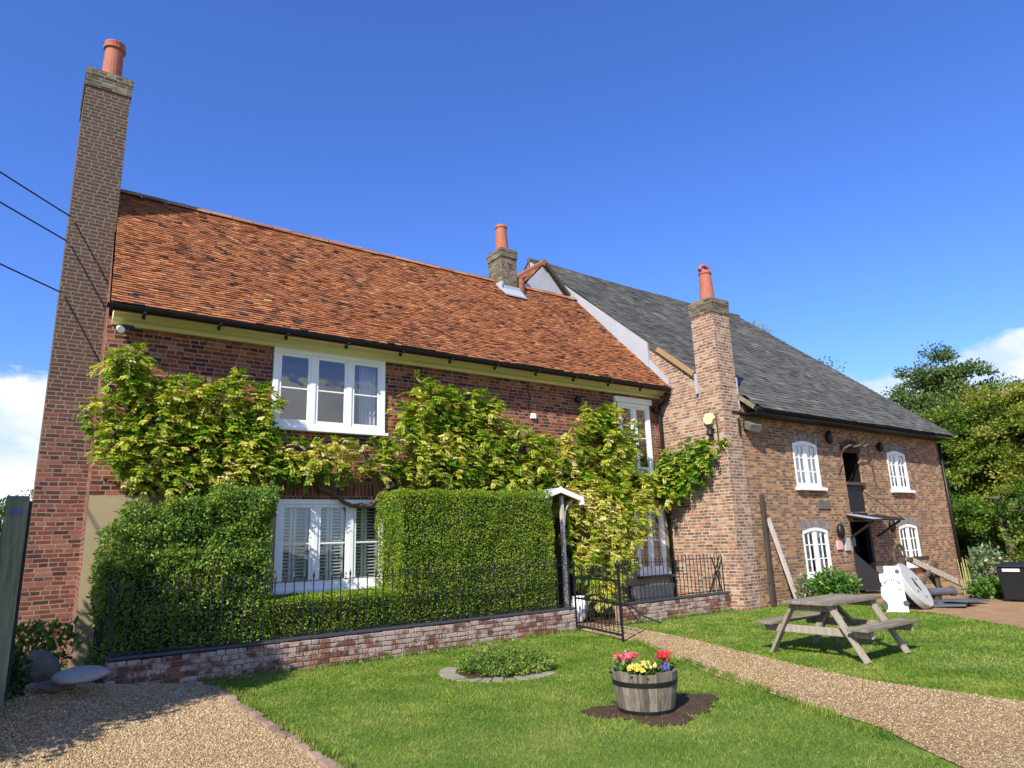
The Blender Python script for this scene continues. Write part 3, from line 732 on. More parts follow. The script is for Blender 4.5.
# little cross wing behind the ridge, lead faced
wx, wz = 12.46, 10.12
b = MB(); tw_ = []
b2 = MB()
for s in (-1, 1):
    ex_, ez_ = (10.9, 8.5) if s < 0 else (13.62, 8.92)
    rows = 16
    for r in range(rows):
        t0, t1 = r/rows, (r+1.1)/rows
        for q in range(18):
            y0_, y1_ = 15.08+q*.165, 15.08+q*.165+.16
            P0 = lambda t, h: (ex_+(wx-ex_)*t, ez_+(wz-ez_)*t+h)
            a = P0(t0, .02); c = P0(min(t1, 1), .004)
            b.face([(a[0], y0_, a[1]), (a[0], y1_, a[1]), (c[0], y1_, c[1]), (c[0], y0_, c[1])], min(1, max(0, random.gauss(.45, .2))))
wg = b.build('cross_roof', MAT['tile'], house, fixn=False)
b = MB(); b.prism([(11.35, 15.1, 8.9), (13.35, 15.1, 9.1), (wx, 15.1, wz-.06)], (0, .02, 0)); b.build('lead_cheek', MAT['lead'], wg)
b = MB(); b.tube([(wx, 15.0, wz), (wx, 18.1, wz)], .11, 8); b.build('ridge_tiles', MAT['ridge'], wg)
b = MB(); b.bar((wx+.02, 15.02, wz-.02), (13.4, 15.02, 9.2), .1, .12, (0, 1, 0)); b.build('verge', MAT['wood_dark'], wg)
b = MB(); b.lathe((11.25, 14.86, 8.75), [(.2, 0), (.21, .35), (.16, .5), (.05, .56)], 12, True); b.build('hip_bonnet', MAT['ridge'], wg)


def chimney(parent, x0, x1, y0, y1, z0, z1, m, capz, potr, poth, corb=.035, pots=None, hooded=False, frill=False):
    b = MB(); b.box(x0, x1, y0, y1, z0, z1-capz)
    ch = b.build('chimney', MAT[m], parent)
    c = MB(); c.box(x0-corb, x1+corb, y0-corb, y1+corb, z1-capz-.001, z1-capz*.45)
    c.box(x0-corb*1.5, x1+corb*1.5, y0-corb*1.5, y1+corb*1.5, z1-capz*.45, z1-.04); c.build('corbel', MAT['brick_grey'], ch)
    c = MB(); cx, cy = (x0+x1)/2, (y0+y1)/2
    c.hexa([(x0-corb, y0-corb, z1-.04), (x1+corb, y0-corb, z1-.04), (x1+corb, y1+corb, z1-.04), (x0-corb, y1+corb, z1-.04), (x0+.1, y0+.1, z1+.05), (x1-.1, y0+.1, z1+.05), (x1-.1, y1-.1, z1+.05), (x0+.1, y1-.1, z1+.05)])
    c.build('flaunching', MAT['cement'], ch, bevel=.015)
    px, py = pots or (cx, cy)
    c = MB(); pr = [(potr*1.08, 0), (potr, .05), (potr*.9, poth*.82), (potr*1.1, poth*.84), (potr*1.12, poth*.9), (potr*.98, poth*.92), (potr*1.05, poth*.97), (potr*1.05, poth), (potr*.82, poth), (potr*.8, poth*.6)]
    if not frill: pr = [(potr*1.05, 0), (potr, .05), (potr*.78, poth*.88), (potr*.9, poth*.9), (potr*.9, poth*.95), (potr*.8, poth), (potr*.66, poth), (potr*.64, poth*.6)]
    c.lathe((px, py, z1-.02), pr, 20)
    if hooded:
        c.tube([(px-potr*1.1, py, z1+poth-.02), (px-potr*.7, py, z1+poth+.1), (px, py, z1+poth+.14), (px+potr*.7, py, z1+poth+.1), (px+potr*1.1, py, z1+poth-.02)], potr*.28, 8)
    pt = c.build('chimney_pot', MAT['terra'], ch, smooth=False)
    c = MB(); c.lathe((px, py, z1+poth*.55), [(.001, 0), (potr*.7, 0)], 12); c.build('flue', MAT['dark'], ch, fixn=False)
    return ch


ch1 = chimney(house, (.20), .96, 14.0, 15.4, 0, 11.15, 'brick_chim', .43, .185, .95, corb=.02, pots=(.62, 14.4), frill=True)
ch1['label'] = 'tall dark brick end chimney rising from the ground'
ch2 = chimney(house, 10.52, 11.06, 14.62, 15.3, 7.9, 10.05, 'brick_grey', .3, .2, .86, corb=.025)
b = MB(); b.box(10.48, 11.10, 14.55, 14.615, 8.2, 8.84); b.box(10.45, 10.515, 14.55, 15.2, 8.2, 8.95)
b.hexa([(10.42, 14.3, 8.44), (11.14, 14.3, 8.44), (11.14, 14.6, 8.72), (10.42, 14.6, 8.72), (10.42, 14.3, 8.48), (11.14, 14.3, 8.48), (11.14, 14.6, 8.80), (10.42, 14.6, 8.80)]); b.build('flashing', MAT['lead'], ch2)

# ------------------------------------------------------------------ mill
MX0, MX1, MY0, MRY, MS = 13.7, 25.4, 10.0, 17.35, .845
MRZ = 4.84+MS*(MRY-9.6)
mill = thing('brick_mill', 'tall brick mill with wide dark slate roof on the right of the cottage', 'mill', (19.6, 10, 0))
MW = [(16.5, 17.68, 2.85, 4.08), (21.62, 22.82, 2.86, 4.06), (16.45, 17.64, .58, 1.80), (21.64, 22.83, .62, 1.82)]
LD = (19.0, 19.95, 2.2, 3.92)
MD = (18.85, 20.0, .02, 1.93)
b = MB(); wall_holes(b, MX0, MX1, 0, 4.9, MY0, MW+[LD, MD], .13)
rz = lambda y: 4.78+MS*(min(y, 2*MRY-y)-9.6)
x = MX1; b.face([(x, MY0, 0), (x, 24.7, 0), (x, 24.7, rz(24.7)), (x, MRY, rz(MRY)), (x, MY0, rz(MY0))])
b.face([(MX0, 24.7, 0), (MX1, 24.7, 0), (MX1, 24.7, rz(24.7)), (MX0, 24.7, rz(24.7))])
b.build('wall', MAT['brick_mill'], mill, fixn=False)
x = MX0; b = MB(); b.face([(x, MY0, 0), (x, 24.7, 0), (x, 24.7, rz(24.7)), (x, MRY, rz(MRY)), (x, MY0, rz(MY0))]); b.build('gable_wall', MAT['brick_stack'], mill, fixn=False)
b = MB()
for h in MW: b.box(h[0]-.3, h[1]+.3, 10.6, 10.62, h[2]-.3, h[3]+.3)
b.build('room_back', MAT['dark'], mill)
b = MB(); tiled(b, MX0-.06, MX1+.03, 9.42, 4.68, MS, MRY-9.42, .3, .2, .013, sag=.14, jit=1.5, skip=lambda x, y: x < 14.40 and y < 10.72)
mr = b.build('roof', MAT['slate'], mill, fixn=False)
b = MB()
zc = 4.66+(MRZ-4.86)*(10.7-9.55)/(MRY-9.55)
b.face([(14.34, 9.5, 4.62), (MX1+.015, 9.5, 4.62), (MX1+.015, 10.7, zc), (14.34, 10.7, zc)])
b.face([(MX0-.05, 10.7, zc), (MX1+.015, 10.7, zc), (MX1+.015, MRY, MRZ-.2), (MX0-.05, MRY, MRZ-.2)])
b.face([(MX0-.05, MRY, MRZ-.06), (MX1+.015, MRY, MRZ-.06), (MX1+.015, 25.1, 4.8), (MX0-.05, 25.1, 4.8)])
b.face([(MX0-.055, 10.7, zc-.04), (MX0-.055, MRY, MRZ-.2), (MX0-.055, MRY, MRZ-.06), (MX0-.055, 10.7, zc+.14)])
b.face([(MX1+.02, 9.5, 4.60), (MX1+.02, MRY, MRZ-.2), (MX1+.02, MRY, MRZ-.06), (MX1+.02, 9.5, 4.76)])
b.build('under_roof', MAT['slate'], mill, fixn=False)
b = MB(); x = MX0-.05
while x < MX1:
    h = MRZ-.04-.11*math.sin(PI*(x-MX0)/12)+.01*random.random(); b.tube([(x, MRY, h), (x+.47, MRY, h)], .10, 8); x += .48
b.build('ridge_tiles', MAT['slatepile'], mr)
b = MB(); b.box(MX0+.66, MX1+.015, 9.47, 9.53, 4.66, 4.735); b.box(MX0+.66, MX1+.02, 9.54, 10.0, 4.58, 4.60); b.build('eaves_board', MAT['black'], mill)
# verge boards on the left gable
b = MB(); b.bar((MX0-.04, 10.72, rz(10.72)+.0), (MX0-.04, 11.85, rz(11.85)+.0), .09, .12, (0, 0, 1)); b.build('bargeboard', plain('ochre_board', (.30, .20, .09), .8), mill)
b = MB(); b.bar((14.36, 9.55, 4.72), (14.36, 10.0, 5.08), .05, .1); b.build('verge_end', MAT['wood_grey'], mill)
hz_ = lambda y: 5.53+HS*(y-11.5)
b = MB(); b.prism([(13.60, 12.15, hz_(12.15)-.1), (13.60, 17.2, hz_(15)-.1), (13.60, 17.2, rz(17.2)+.02), (13.60, 12.15, rz(12.15)+.0)], (.097, 0, 0))
b.prism([(13.62, 11.55, hz_(11.55)-.03), (13.62, 12.149, hz_(12.15)-.03), (13.62, 12.149, hz_(12.15)+.26), (13.62, 11.55, hz_(11.55)+.16)], (.07, 0, 0)); b.build('flashing', MAT['lead'], mill)
# stack on the near corner
ch3 = chimney(mill, 13.675, 14.33, 9.975, 10.66, 0, 7.62, 'brick_stack', .42, .19, .86, corb=.02, hooded=True)
ch3['label'] = 'brick corner chimney with terracotta pot on the mill'
b = MB(); b.box(13.63, 14.37, 10.62, 10.70, 5.2, 5.72); b.box(14.335, 14.37, 9.96, 10.62, 4.72, 5.55); b.build('flashing', MAT['lead'], ch3)
b = MB(); b.tube([(13.66, 10.18, 3.9), (13.66, 10.18, 4.6)], .02, 6); b.tube([(14.0, 9.96, 4.66), (15.4, 9.975, 4.62)], .035, 6); b.build('iron_tie', MAT['wood_dark'], mill)


def mill_window(W, lbl):
    x0, x1, z0, z1 = W; y = MY0
    b = MB(); fr = .06
    rise = .09; n = 8
    # arched head: white frame following the curve
    arc = [(x0+(x1-x0)*i/n, z1-rise+rise*math.sin(PI*i/n)) for i in range(n+1)]
    b.box(x0, x0+fr, y-.01, y+.07, z0+.06, z1-rise+.01); b.box(x1-fr, x1, y-.01, y+.07, z0+.06, z1-rise+.01)
    b.box(x0, x1, y-.012, y+.07, z0, z0+.065); b.box((x0+x1)/2-.05, (x0+x1)/2+.05, y-.008, y+.07, z0+.06, z1-.1)
    for (p, q) in zip(arc, arc[1:]):
        b.hexa([(p[0], y-.013, p[1]-.075), (q[0], y-.013, q[1]-.075), (q[0], y+.07, q[1]-.075), (p[0], y+.07, p[1]-.075), (p[0], y-.013, p[1]+.02), (q[0], y-.013, q[1]+.02), (q[0], y+.07, q[1]+.02), (p[0], y+.07, p[1]+.02)])
    wn = b.build('window', MAT['white'], mill); wn['label'] = lbl
    s = MB()
    for (a, c) in ((x0+fr, (x0+x1)/2-.05), ((x0+x1)/2+.05, x1-fr)):
        p, q = z0+.065, z1-.07
        s.box(a, a+.042, y+.008, y+.045, p, q); s.box(c-.042, c, y+.008, y+.045, p, q); s.box(a+.042, c-.042, y+.009, y+.045, p, p+.05); s.box(a+.042, c-.042, y+.009, y+.045, q-.045, q+.02)
        s.box((a+c)/2-.017, (a+c)/2+.017, y+.012, y+.04, p, q)
        for k in (1, 2): s.box(a, c, y+.014, y+.038, p+(q-p)*k/3-.015, p+(q-p)*k/3+.015)
    s.build('sash', MAT['white'], wn)
    gl = MB(); gl.face([(x0+fr, y+.028, z0+.06), (x1-fr, y+.028, z0+.06), (x1-fr, y+.028, z1-.03), (x0+fr, y+.028, z1-.03)]); gl.build('pane', MAT['glass_mill'], wn, fixn=False)
    # pale strips standing in for white pane reflections, over the right two thirds
    cb = MB()
    for (u0_, u1_, z_) in ((.30, .44, z0), (.55, .72, z0+.05), (.8, .97, z0)):
        cb.face([(x0+(x1-x0)*u0_, y+.16, z_), (x0+(x1-x0)*u1_, y+.16, z_), (x0+(x1-x0)*(u1_-.02), y+.16, z1), (x0+(x1-x0)*u0_, y+.16, z1)])
    cb.build('curtain_or_glare', MAT['curtain_or_glare'], wn, fixn=False)
    sl_ = MB(); sl_.box(x0-.09, x1+.09, y-.12, y+.0, z0-.085, z0-.003); sl_.build('sill', MAT['white'], wn, bevel=.008)
    # brick arch filling the corners above the curve
    a = MB(); ol = [(x0-.14+(x1-x0+.28)*i/n, z1+.17+rise*math.sin(PI*i/n)-.04) for i in range(n+1)]
    il = [(x0-.14 if i == 0 else (x1+.14 if i == n else arc[i][0]), arc[i][1]+.018) for i in range(n+1)]
    for i in range(n):
        p, q, r_, t_ = il[i], il[i+1], ol[i+1], ol[i]
        a.hexa([(p[0], y-.022, p[1]), (q[0], y-.022, q[1]), (q[0], y+.06, q[1]), (p[0], y+.06, p[1]), (t_[0], y-.022, t_[1]), (r_[0], y-.022, r_[1]), (r_[0], y+.06, r_[1]), (t_[0], y+.06, t_[1])])
    a.build('arch', MAT['arch'], wn)


mill_window(MW[0], 'upper window beside the corner stack'); mill_window(MW[1], 'upper window at the far end')
mill_window(MW[2], 'ground floor window left of the dark doorway'); mill_window(MW[3], 'ground floor window above the millstone')
# stone tablet between left windows
b = MB(); b.box(17.35, 17.95, 9.965, 10.0, 2.28, 2.5); b.build('stone_tablet', MAT['stone'], mill, bevel=.01)
# loading door (open, dark) over the entrance
b = MB(); b.box(LD[0], LD[1], 10.5, 10.52, LD[2], LD[3]); b.box(LD[0], LD[0]+.05, 10.02, 10.5, LD[2], LD[3]); b.box(LD[1]-.05, LD[1], 10.05, 10.5, LD[2], LD[3]); b.box(LD[0]+.05, LD[1]-.05, 10.04, 10.1, LD[2]+.0, LD[2]+.75)
b.build('loading_door', MAT['black'], mill)
b = MB(); b.box(LD[0]-.04, LD[1]+.02, 9.93, 10.0, LD[2]+.76, LD[2]+.84); b.box(LD[0]-.05, LD[1]+.05, 9.96, 10.0, LD[3]+.0, LD[3]+.14); b.build('door_beam', MAT['wood_dark'], mill)
b = MB(); b.box(LD[0]+.1, LD[1]-.08, 9.97, 9.999, 1.97, LD[2]-.02); b.build('lower_hatch', MAT['black'], mill)
b = MB()
pts = [(18.75, 9.8, 3.95), (19.0, 9.72, 4.06), (19.25, 9.78, 4.02), (19.5, 9.7, 4.08), (19.75, 9.74, 4.04), (19.95, 9.7, 4.12), (20.15, 9.8, 4.14)]
b.tube(pts, .03, 6); b.tube([(18.75, 9.8, 3.95), (18.62, 9.85, 3.7), (18.6, 9.95, 3.3)], .018, 5); b.tube([(20.1, 9.8, 4.1), (20.4, 9.88, 3.7), (20.6, 9.95, 3.1), (20.68, 9.98, 2.95)], .016, 5)
for i in range(10): b.tube([(18.8+random.random()*1.2, 9.75+random.random()*.2, 4.05+random.random()*.2) for _ in range(4)], .013, 4)
b.build('dead_stem', MAT['bark'], mill)
b = MB(); b.box(MD[0]+.02, MD[1]-.02, 10.4, 10.45, .02, 1.93); b.box(MD[0], MD[0]+.09, 10.02, 10.14, .02, 1.93); b.box(MD[1]-.09, MD[1], 10.02, 10.14, .02, 1.93)
md_ = b.build('door', MAT['black'], mill)
b = MB(); b.box(19.55, 19.72, 10.36, 10.395, 1.25, 1.5); b.build('notice', MAT['greyplaque'], md_)
# outward opening half leaf on the left
b = MB(); b.hexa([(18.80, 9.98, .1), (18.86, 9.98, .1), (19.32, 9.42, .1), (19.26, 9.42, .1), (18.80, 9.98, 1.10), (18.86, 9.98, 1.10), (19.32, 9.42, .35), (19.26, 9.42, .35)]); b.build('half_door', MAT['black'], mill)
b = MB(); b.hexa([(18.62, 9.22, 1.93), (20.42, 9.22, 1.93), (20.62, 9.99, 2.08), (18.72, 9.99, 2.08), (18.62, 9.22, 1.97), (20.42, 9.22, 1.97), (20.62, 9.99, 2.12), (18.72, 9.99, 2.12)]); cn = b.build('canopy', MAT['black'], mill)
b = MB(); b.hexa([(18.63, 9.23, 1.975), (19.15, 9.23, 1.975), (19.2, 9.97, 2.125), (18.73, 9.97, 2.125), (18.63, 9.23, 1.985), (19.15, 9.23, 1.985), (19.2, 9.97, 2.135), (18.73, 9.97, 2.135)]); b.build('lead_flashing', MAT['lead'], cn)
b = MB(); b.bar((20.3, 9.3, 1.92), (20.3, 9.99, 1.5), .05, .05); b.bar((18.8, 9.3, 1.92), (18.8, 9.99, 1.5), .05, .05); b.tube([(20.38, 9.25, 1.99), (19.5, 9.98, 2.9)], .012, 5); b.build('bracket', MAT['iron'], cn)
b = MB(); b.tube([(25.33, 9.93, 4.5), (25.33, 9.93, .05)], .05, 8); b.build('downpipe', MAT['black'], mill, smooth=True)


# ------------------------------------------------------------------ fittings on the walls (things)
def lamp_oval(x, z, lbl, cat='wall lamp', rx=.13, rz_=.2, y=9.9):
    t = thing('wall_lantern', lbl, cat, (x, MY0, z))
    b = MB(); b.rock((x, y, z), rx, .09, rz_, amp=0, n=14, m=10); b.build('lamp_body', MAT['black'], t, smooth=True)
    b = MB(); b.tube([(x, 10.0, z+.02), (x, y, z+.02)], .035, 8); b.build('wall_bracket', MAT['iron'], t)
    return t


lamp_oval(18.16, 1.69, 'black oval lantern on brick wall left of the dark mill doorway')
lamp_oval(21.08, 1.80, 'black oval lantern hanging right of the mill door canopy', rx=.12)
lamp_oval(18.26, 4.26, 'black oval fitting high on mill wall just left of loading door', rx=.11)
lamp_oval(21.1, 4.14, 'small black fitting under mill eaves beside upper far window', rx=.07, rz_=.16)
b = MB(); b.box(18.0, 18.28, 9.955, 10.0, 1.2, 1.44); tag(b.build('wall_plaque', MAT['pinkplaque'], loc=(18.14, 10, 1.3), bevel=.01), 'small pale pink square plaque under the left oval lantern', 'plaque')
b = MB(); b.box(18.40, 18.68, 9.955, 10.0, 1.16, 1.5); tag(b.build('wall_notice', MAT['greyplaque'], loc=(18.54, 10, 1.3), bevel=.01), 'small grey notice fixed at left edge of mill doorway', 'notice')

t = thing('security_light', 'yellowed hexagonal alarm box with lamp below it on the sunlit corner chimney', 'alarm box', (13.67, 10.36, 4.4))
b = MB(); b.prism([(13.56, 10.36+.16*math.cos(a), 4.5+.16*math.sin(a)) for a in [i*PI/3 for i in range(6)]], (.11, 0, 0)); b.build('alarm_box', MAT['yellow'], t, bevel=.015)
b = MB(); b.lathe((13.54, 10.33, 4.1), [(.02, .16), (.06, .12), (.09, 0), (.075, -.02), (.0, -.03)], 12); b.box(13.56, 13.67, 10.28, 10.38, 4.16, 4.26); b.build('lamp', MAT['black'], t)
t = thing('flood_light', 'grey floodlight on bracket at front of the mill corner chimney', 'floodlight', (14.5, 9.98, 4.3))
b = MB(); b.hexa([(14.38, 9.78, 4.16), (14.72, 9.70, 4.12), (14.72, 9.86, 4.22), (14.38, 9.92, 4.24), (14.34, 9.70, 4.32), (14.70, 9.62, 4.30), (14.74, 9.84, 4.42), (14.38, 9.90, 4.44)]); b.build('lamp_head', MAT['stone'], t, bevel=.012)
b = MB(); b.box(14.42, 14.48, 9.86, 9.975, 4.22, 4.4); b.box(14.22, 14.26, 9.94, 9.975, 4.05, 4.5); b.build('bracket', MAT['iron'], t)
t = thing('alarm_sensor', 'small white box with hanging cable on red brick under the eaves', 'sensor', (9.35, 12, 4.5))
b = MB(); b.box(9.29, 9.43, 11.93, 11.998, 4.44, 4.56); b.build('sensor_box', MAT['white'], t, bevel=.01)
b = MB(); b.tube([(9.27, 11.98, 5.31), (9.26, 11.985, 5.1), (9.30, 11.985, 4.95), (9.27, 11.985, 4.7), (9.30, 11.98, 4.5)], .012, 5); b.build('cable', MAT['black'], t)
for x, z, l in ((10.72, 5.0, 'small black round wall lamp on brick in shade mid way under the eaves'), (13.42, 4.98, 'small black wall lamp just right of the tall upper sash window')):
    t = thing('wall_lamp', l, 'wall lamp', (x, 12, z))
    b = MB(); b.rock((x, 11.9, z), .085, .085, .09, amp=0, n=12, m=8); b.build('lamp_body', MAT['black'], t, smooth=True)
    b = MB(); b.tube([(x, 11.998, z+.03), (x, 11.9, z+.03)], .03, 6); b.build('wall_bracket', MAT['iron'], t)
t = thing('wall_bracket_lamp', 'small white lamp under the gutter beside the tall end chimney', 'wall lamp', (1.0, 11.9, 5.3))
b = MB(); b.tube([(1.0, 11.93, 5.26), (1.02, 11.75, 5.18)], [.035, .055], 10); b.build('lamp_head', MAT['white'], t); b = MB(); b.box(1.03, 1.2, 11.74, 11.8, 5.22, 5.27); b.build('bracket', MAT['black'], t)
# tuft growing on the stack
c = np.array([13.66, 10.03, 3.86]) + rng.normal(size=(90, 3))*[.04, .05, .06]
tag(leaf_obj('wall_plant', c, rnd_dirs(90)+[-.6, -.3, .2], rnd_dirs(90), .09, .05, rng.random(90), MAT['wist'], loc=(13.67, 10.03, 3.86)), 'tiny green and yellow weed sprouting from the corner chimney brickwork', 'plant')

# ------------------------------------------------------------------ power cables
for (za, zb, l) in ((6.9, 7.95, 'topmost black overhead cable reaching the tall end chimney'), (6.48, 7.35, 'middle black overhead cable reaching the tall end chimney'), (5.64, 6.45, 'lowest black overhead cable reaching the tall end chimney')):
    b = MB(); P = []
    A = Vector((.205, 13.95, 1.7+(za-1.7)*1.188)); B = Vector((-9.0, 2.5 if za > 6 else 3.0, za + (za-1.7)*0 + 1.1))
    for i in range(21):
        s = i/20; p = A.lerp(B, s); p.z -= .35*4*s*(1-s)*.5; P.append(p)
    b.tube(P, .014, 5); tag(b.build('power_cable', MAT['black'], loc=tuple(A)), l, 'cable', 'overhead cables at the left chimney')

# ------------------------------------------------------------------ low wall and railings
def low_wall(pts, h, th, lbl):
    t = thing('low_wall', lbl, 'garden wall', (pts[0][0], pts[0][1], 0))
    b = MB(); mo = MB()
    for (a, c) in zip(pts, pts[1:]):
        L = math.dist(a, c); d = Vector((c[0]-a[0], c[1]-a[1], 0)).normalized(); ang = math.atan2(d.y, d.x)
        mo.bar((a[0], a[1], (h-.1)/2-.03), (c[0], c[1], (h-.1)/2-.03), th-.03, h+.06)
        nc = round((h+.06)/.072)
        for k in range(nc):
            z = h-.036-k*.072; x = -.11 if k % 2 else 0.0
            while x < L:
                bl = random.choice((.215, .215, .215, .105, .16)); x1 = min(x+bl, L); x0 = max(x, 0)
                x += bl+.011
                if x1-x0 < .03: continue
                m_ = Matrix.Translation((a[0]+d.x*(x0+x1)/2, a[1]+d.y*(x0+x1)/2, z+random.gauss(0, .003))) @ Matrix.Rotation(ang+random.gauss(0, .008), 4, 'Z') @ Matrix.Rotation(random.gauss(0, .012), 4, 'Y')
                hw = th/2+random.gauss(0, .004); hl = (x1-x0)/2; hh = .0305+random.gauss(0, .0015)
                b.box(-hl, hl, -hw, hw, -hh, hh, m=m_)
    b.build('brickwork', MAT['low_brick'], t, fixn=False, bevel=.007); mo.build('mortar', MAT['low_mortar'], t)
    b = MB()
    for (a, c) in zip(pts, pts[1:]): b.bar((a[0], a[1], h+.03), (c[0], c[1], h+.022), th+.0-.04, .042)
    b.build('coping', MAT['coping'], t, bevel=.012)
    return t


LWL = [(1.12, 10.45), (3.4, 10.42), (8.92, 10.42)]
LWR = [(10.15, 10.42), (13.66, 10.42)]
low_wall(LWL, .40, .24, 'long low whitewashed brick wall in front of the hedges, left of the gate')
low_wall(LWR, .36, .24, 'short low brick wall running from the gate to the mill corner')


def picket(z0, z1, spear=True):
    b = MB(); b.tube([(0, 0, z0), (0, 0, z1)], .009, 6)
    if spear:
        b.lathe((0, 0, z1-.02), [(.009, 0), (.016, .012), (.009, .02), (.022, .045), (.012, .085), (.001, .125)], 6)
    else: b.lathe((0, 0, z1-.01), [(.009, 0), (.013, .03), (.001, .09)], 6)
    return b


def railing(a, c, zb, zt, lbl, grp=None, spacing=.145, spear=True, extra=None):
    t = thing('iron_railing', lbl, 'railing', (a[0], a[1], zb))
    b = MB(); b.bar((a[0], a[1], zb+.03), (c[0], c[1], zb+.03), .035, .015); b.bar((a[0], a[1], zt-.14), (c[0], c[1], zt-.14), .035, .012)
    if extra: b.bar((a[0], a[1], extra), (c[0], c[1], extra), .03, .01)
    b.build('rail', MAT['iron'], t)
    L = math.dist(a, c); n = int(L/spacing); first = None
    for i in range(n+1):
        x = a[0]+(c[0]-a[0])*i/n; y = a[1]+(c[1]-a[1])*i/n
        if first is None:
            first = picket(0, zt-.1-zb, spear).build('picket', MAT['iron'], loc=(0, 0, 0), fixn=False); first.parent = t; o = first
        else:
            o = first.copy(); col.objects.link(o)
        o.location = (x-a[0], y-a[1], 0)
        o.rotation_euler = (random.gauss(0, .006), random.gauss(0, .01), random.random()*2)
    return t


rl = railing((1.16, 10.42), (8.86, 10.42), .46, 1.38, 'long black spiked iron railing on the left wall before the hedges', extra=.9)
# raked return panel towards the house
b = MB(); b.bar((1.16, 10.46, 1.24), (1.05, 11.68, 1.62), .035, .02); b.bar((1.16, 10.46, .5), (1.05, 11.68, .5), .035, .015)
for i in range(1, 8):
    s = i/8; b.tube([(1.16-.11*s, 10.46+1.22*s, .45), (1.16-.11*s, 10.46+1.22*s, 1.30+.38*s)], .009, 6)
b.build('raked_return', MAT['iron'], rl)
rr = railing((10.2, 10.42), (13.6, 10.42), .42, 1.32, 'short black iron railing on the right wall, ending at the mill corner', spacing=.125, spear=False)
b = MB(); b.bar((13.1, 10.42, .45), (13.55, 10.42, 1.25), .03, .012, (0, 1, 0)); b.bar((13.55, 10.46, .5), (13.3, 10.46, 1.2), .03, .012, (0, 1, 0)); b.build('brace', MAT['iron'], rr)

# gate, standing open towards the lawn
ga, gc = Vector((8.88, 10.28, 0)), Vector((8.45, 8.62, 0)); gd = (gc-ga).normalized()
t = thing('garden_gate', 'black iron garden gate standing open between the two low walls', 'gate', tuple(ga))
b = MB(); b.bar(ga+Vector((0, 0, .02)), ga+Vector((0, 0, 1.3)), .03, .03); b.bar(gc+Vector((0, 0, .02)), gc+Vector((0, 0, 1.2)), .03, .03)
for z in (.12, .62, 1.0): b.bar(ga+Vector((0, 0, z)), gc+Vector((0, 0, z)), .012, .035)
b.build('frame', MAT['iron'], t)
for i in range(1, 12):
    p = ga.lerp(gc, i/12); k = MB(); h = 1.05+.12*math.sin(PI*i/12); k.tube([p+Vector((0, 0, .1)), p+Vector((0, 0, h))], .008, 6); k.lathe(p+Vector((0, 0, h)), [(.009, 0), (.016, .02), (.001, .08)], 6); k.build('bar', MAT['iron'], t, fixn=False)
b = MB()
for s in (.3, .7):
    p = ga.lerp(gc, s); b.tube([p+gd*(.14*math.cos(a))+Vector((0, 0, .36+.14*math.sin(a))) for a in [i*2*PI/16 for i in range(17)]], .008, 5)
b.build('scroll', MAT['iron'], t)
t = thing('gate_post', 'tall thin black iron gate post at the right side of the gateway', 'gate post', (10.1, 10.36, 0))
b = MB(); b.tube([(10.08, 10.3, 0), (10.08, 10.3, 1.12)], .028, 8); b.lathe((10.08, 10.3, 1.12), [(.028, 0), (.045, .03), (.05, .06), (.03, .1), (.001, .12)], 10); b.build('shaft', MAT['iron'], t)
b = MB(); b.tube([(10.08, 10.28, .55), (10.35, 9.95, .18), (10.6, 9.7, .04)], .018, 6); b.build('stay', MAT['iron'], t)

# ------------------------------------------------------------------ hedges
def surf_box(n, x0, x1, y0, y1, z0, z1, faces='xXyYZ'):
    A = {'x': (y1-y0)*(z1-z0), 'X': (y1-y0)*(z1-z0), 'y': (x1-x0)*(z1-z0), 'Y': (x1-x0)*(z1-z0), 'Z': (x1-x0)*(y1-y0)}
    tot = sum(A[f_] for f_ in faces); C = []; N = []
    for f_ in faces:
        k = int(n*A[f_]/tot); u, v_ = rng.random(k), rng.random(k); o = np.ones(k)
        X, Y, Z = x0+(x1-x0)*u, y0+(y1-y0)*u, z0+(z1-z0)*v_
        if f_ == 'x': C.append(np.stack([o*x0, Y, Z], 1)); N.append(np.tile([-1., 0, 0], (k, 1)))
        if f_ == 'X': C.append(np.stack([o*x1, Y, Z], 1)); N.append(np.tile([1., 0, 0], (k, 1)))
        if f_ == 'y': C.append(np.stack([X, o*y0, Z], 1)); N.append(np.tile([0, -1., 0], (k, 1)))
        if f_ == 'Y': C.append(np.stack([X, o*y1, Z], 1)); N.append(np.tile([0, 1., 0], (k, 1)))
        if f_ == 'Z': C.append(np.stack([X, y0+(y1-y0)*v_, o*z1], 1)); N.append(np.tile([0, 0, 1.], (k, 1)))
    return np.concatenate(C), np.concatenate(N)


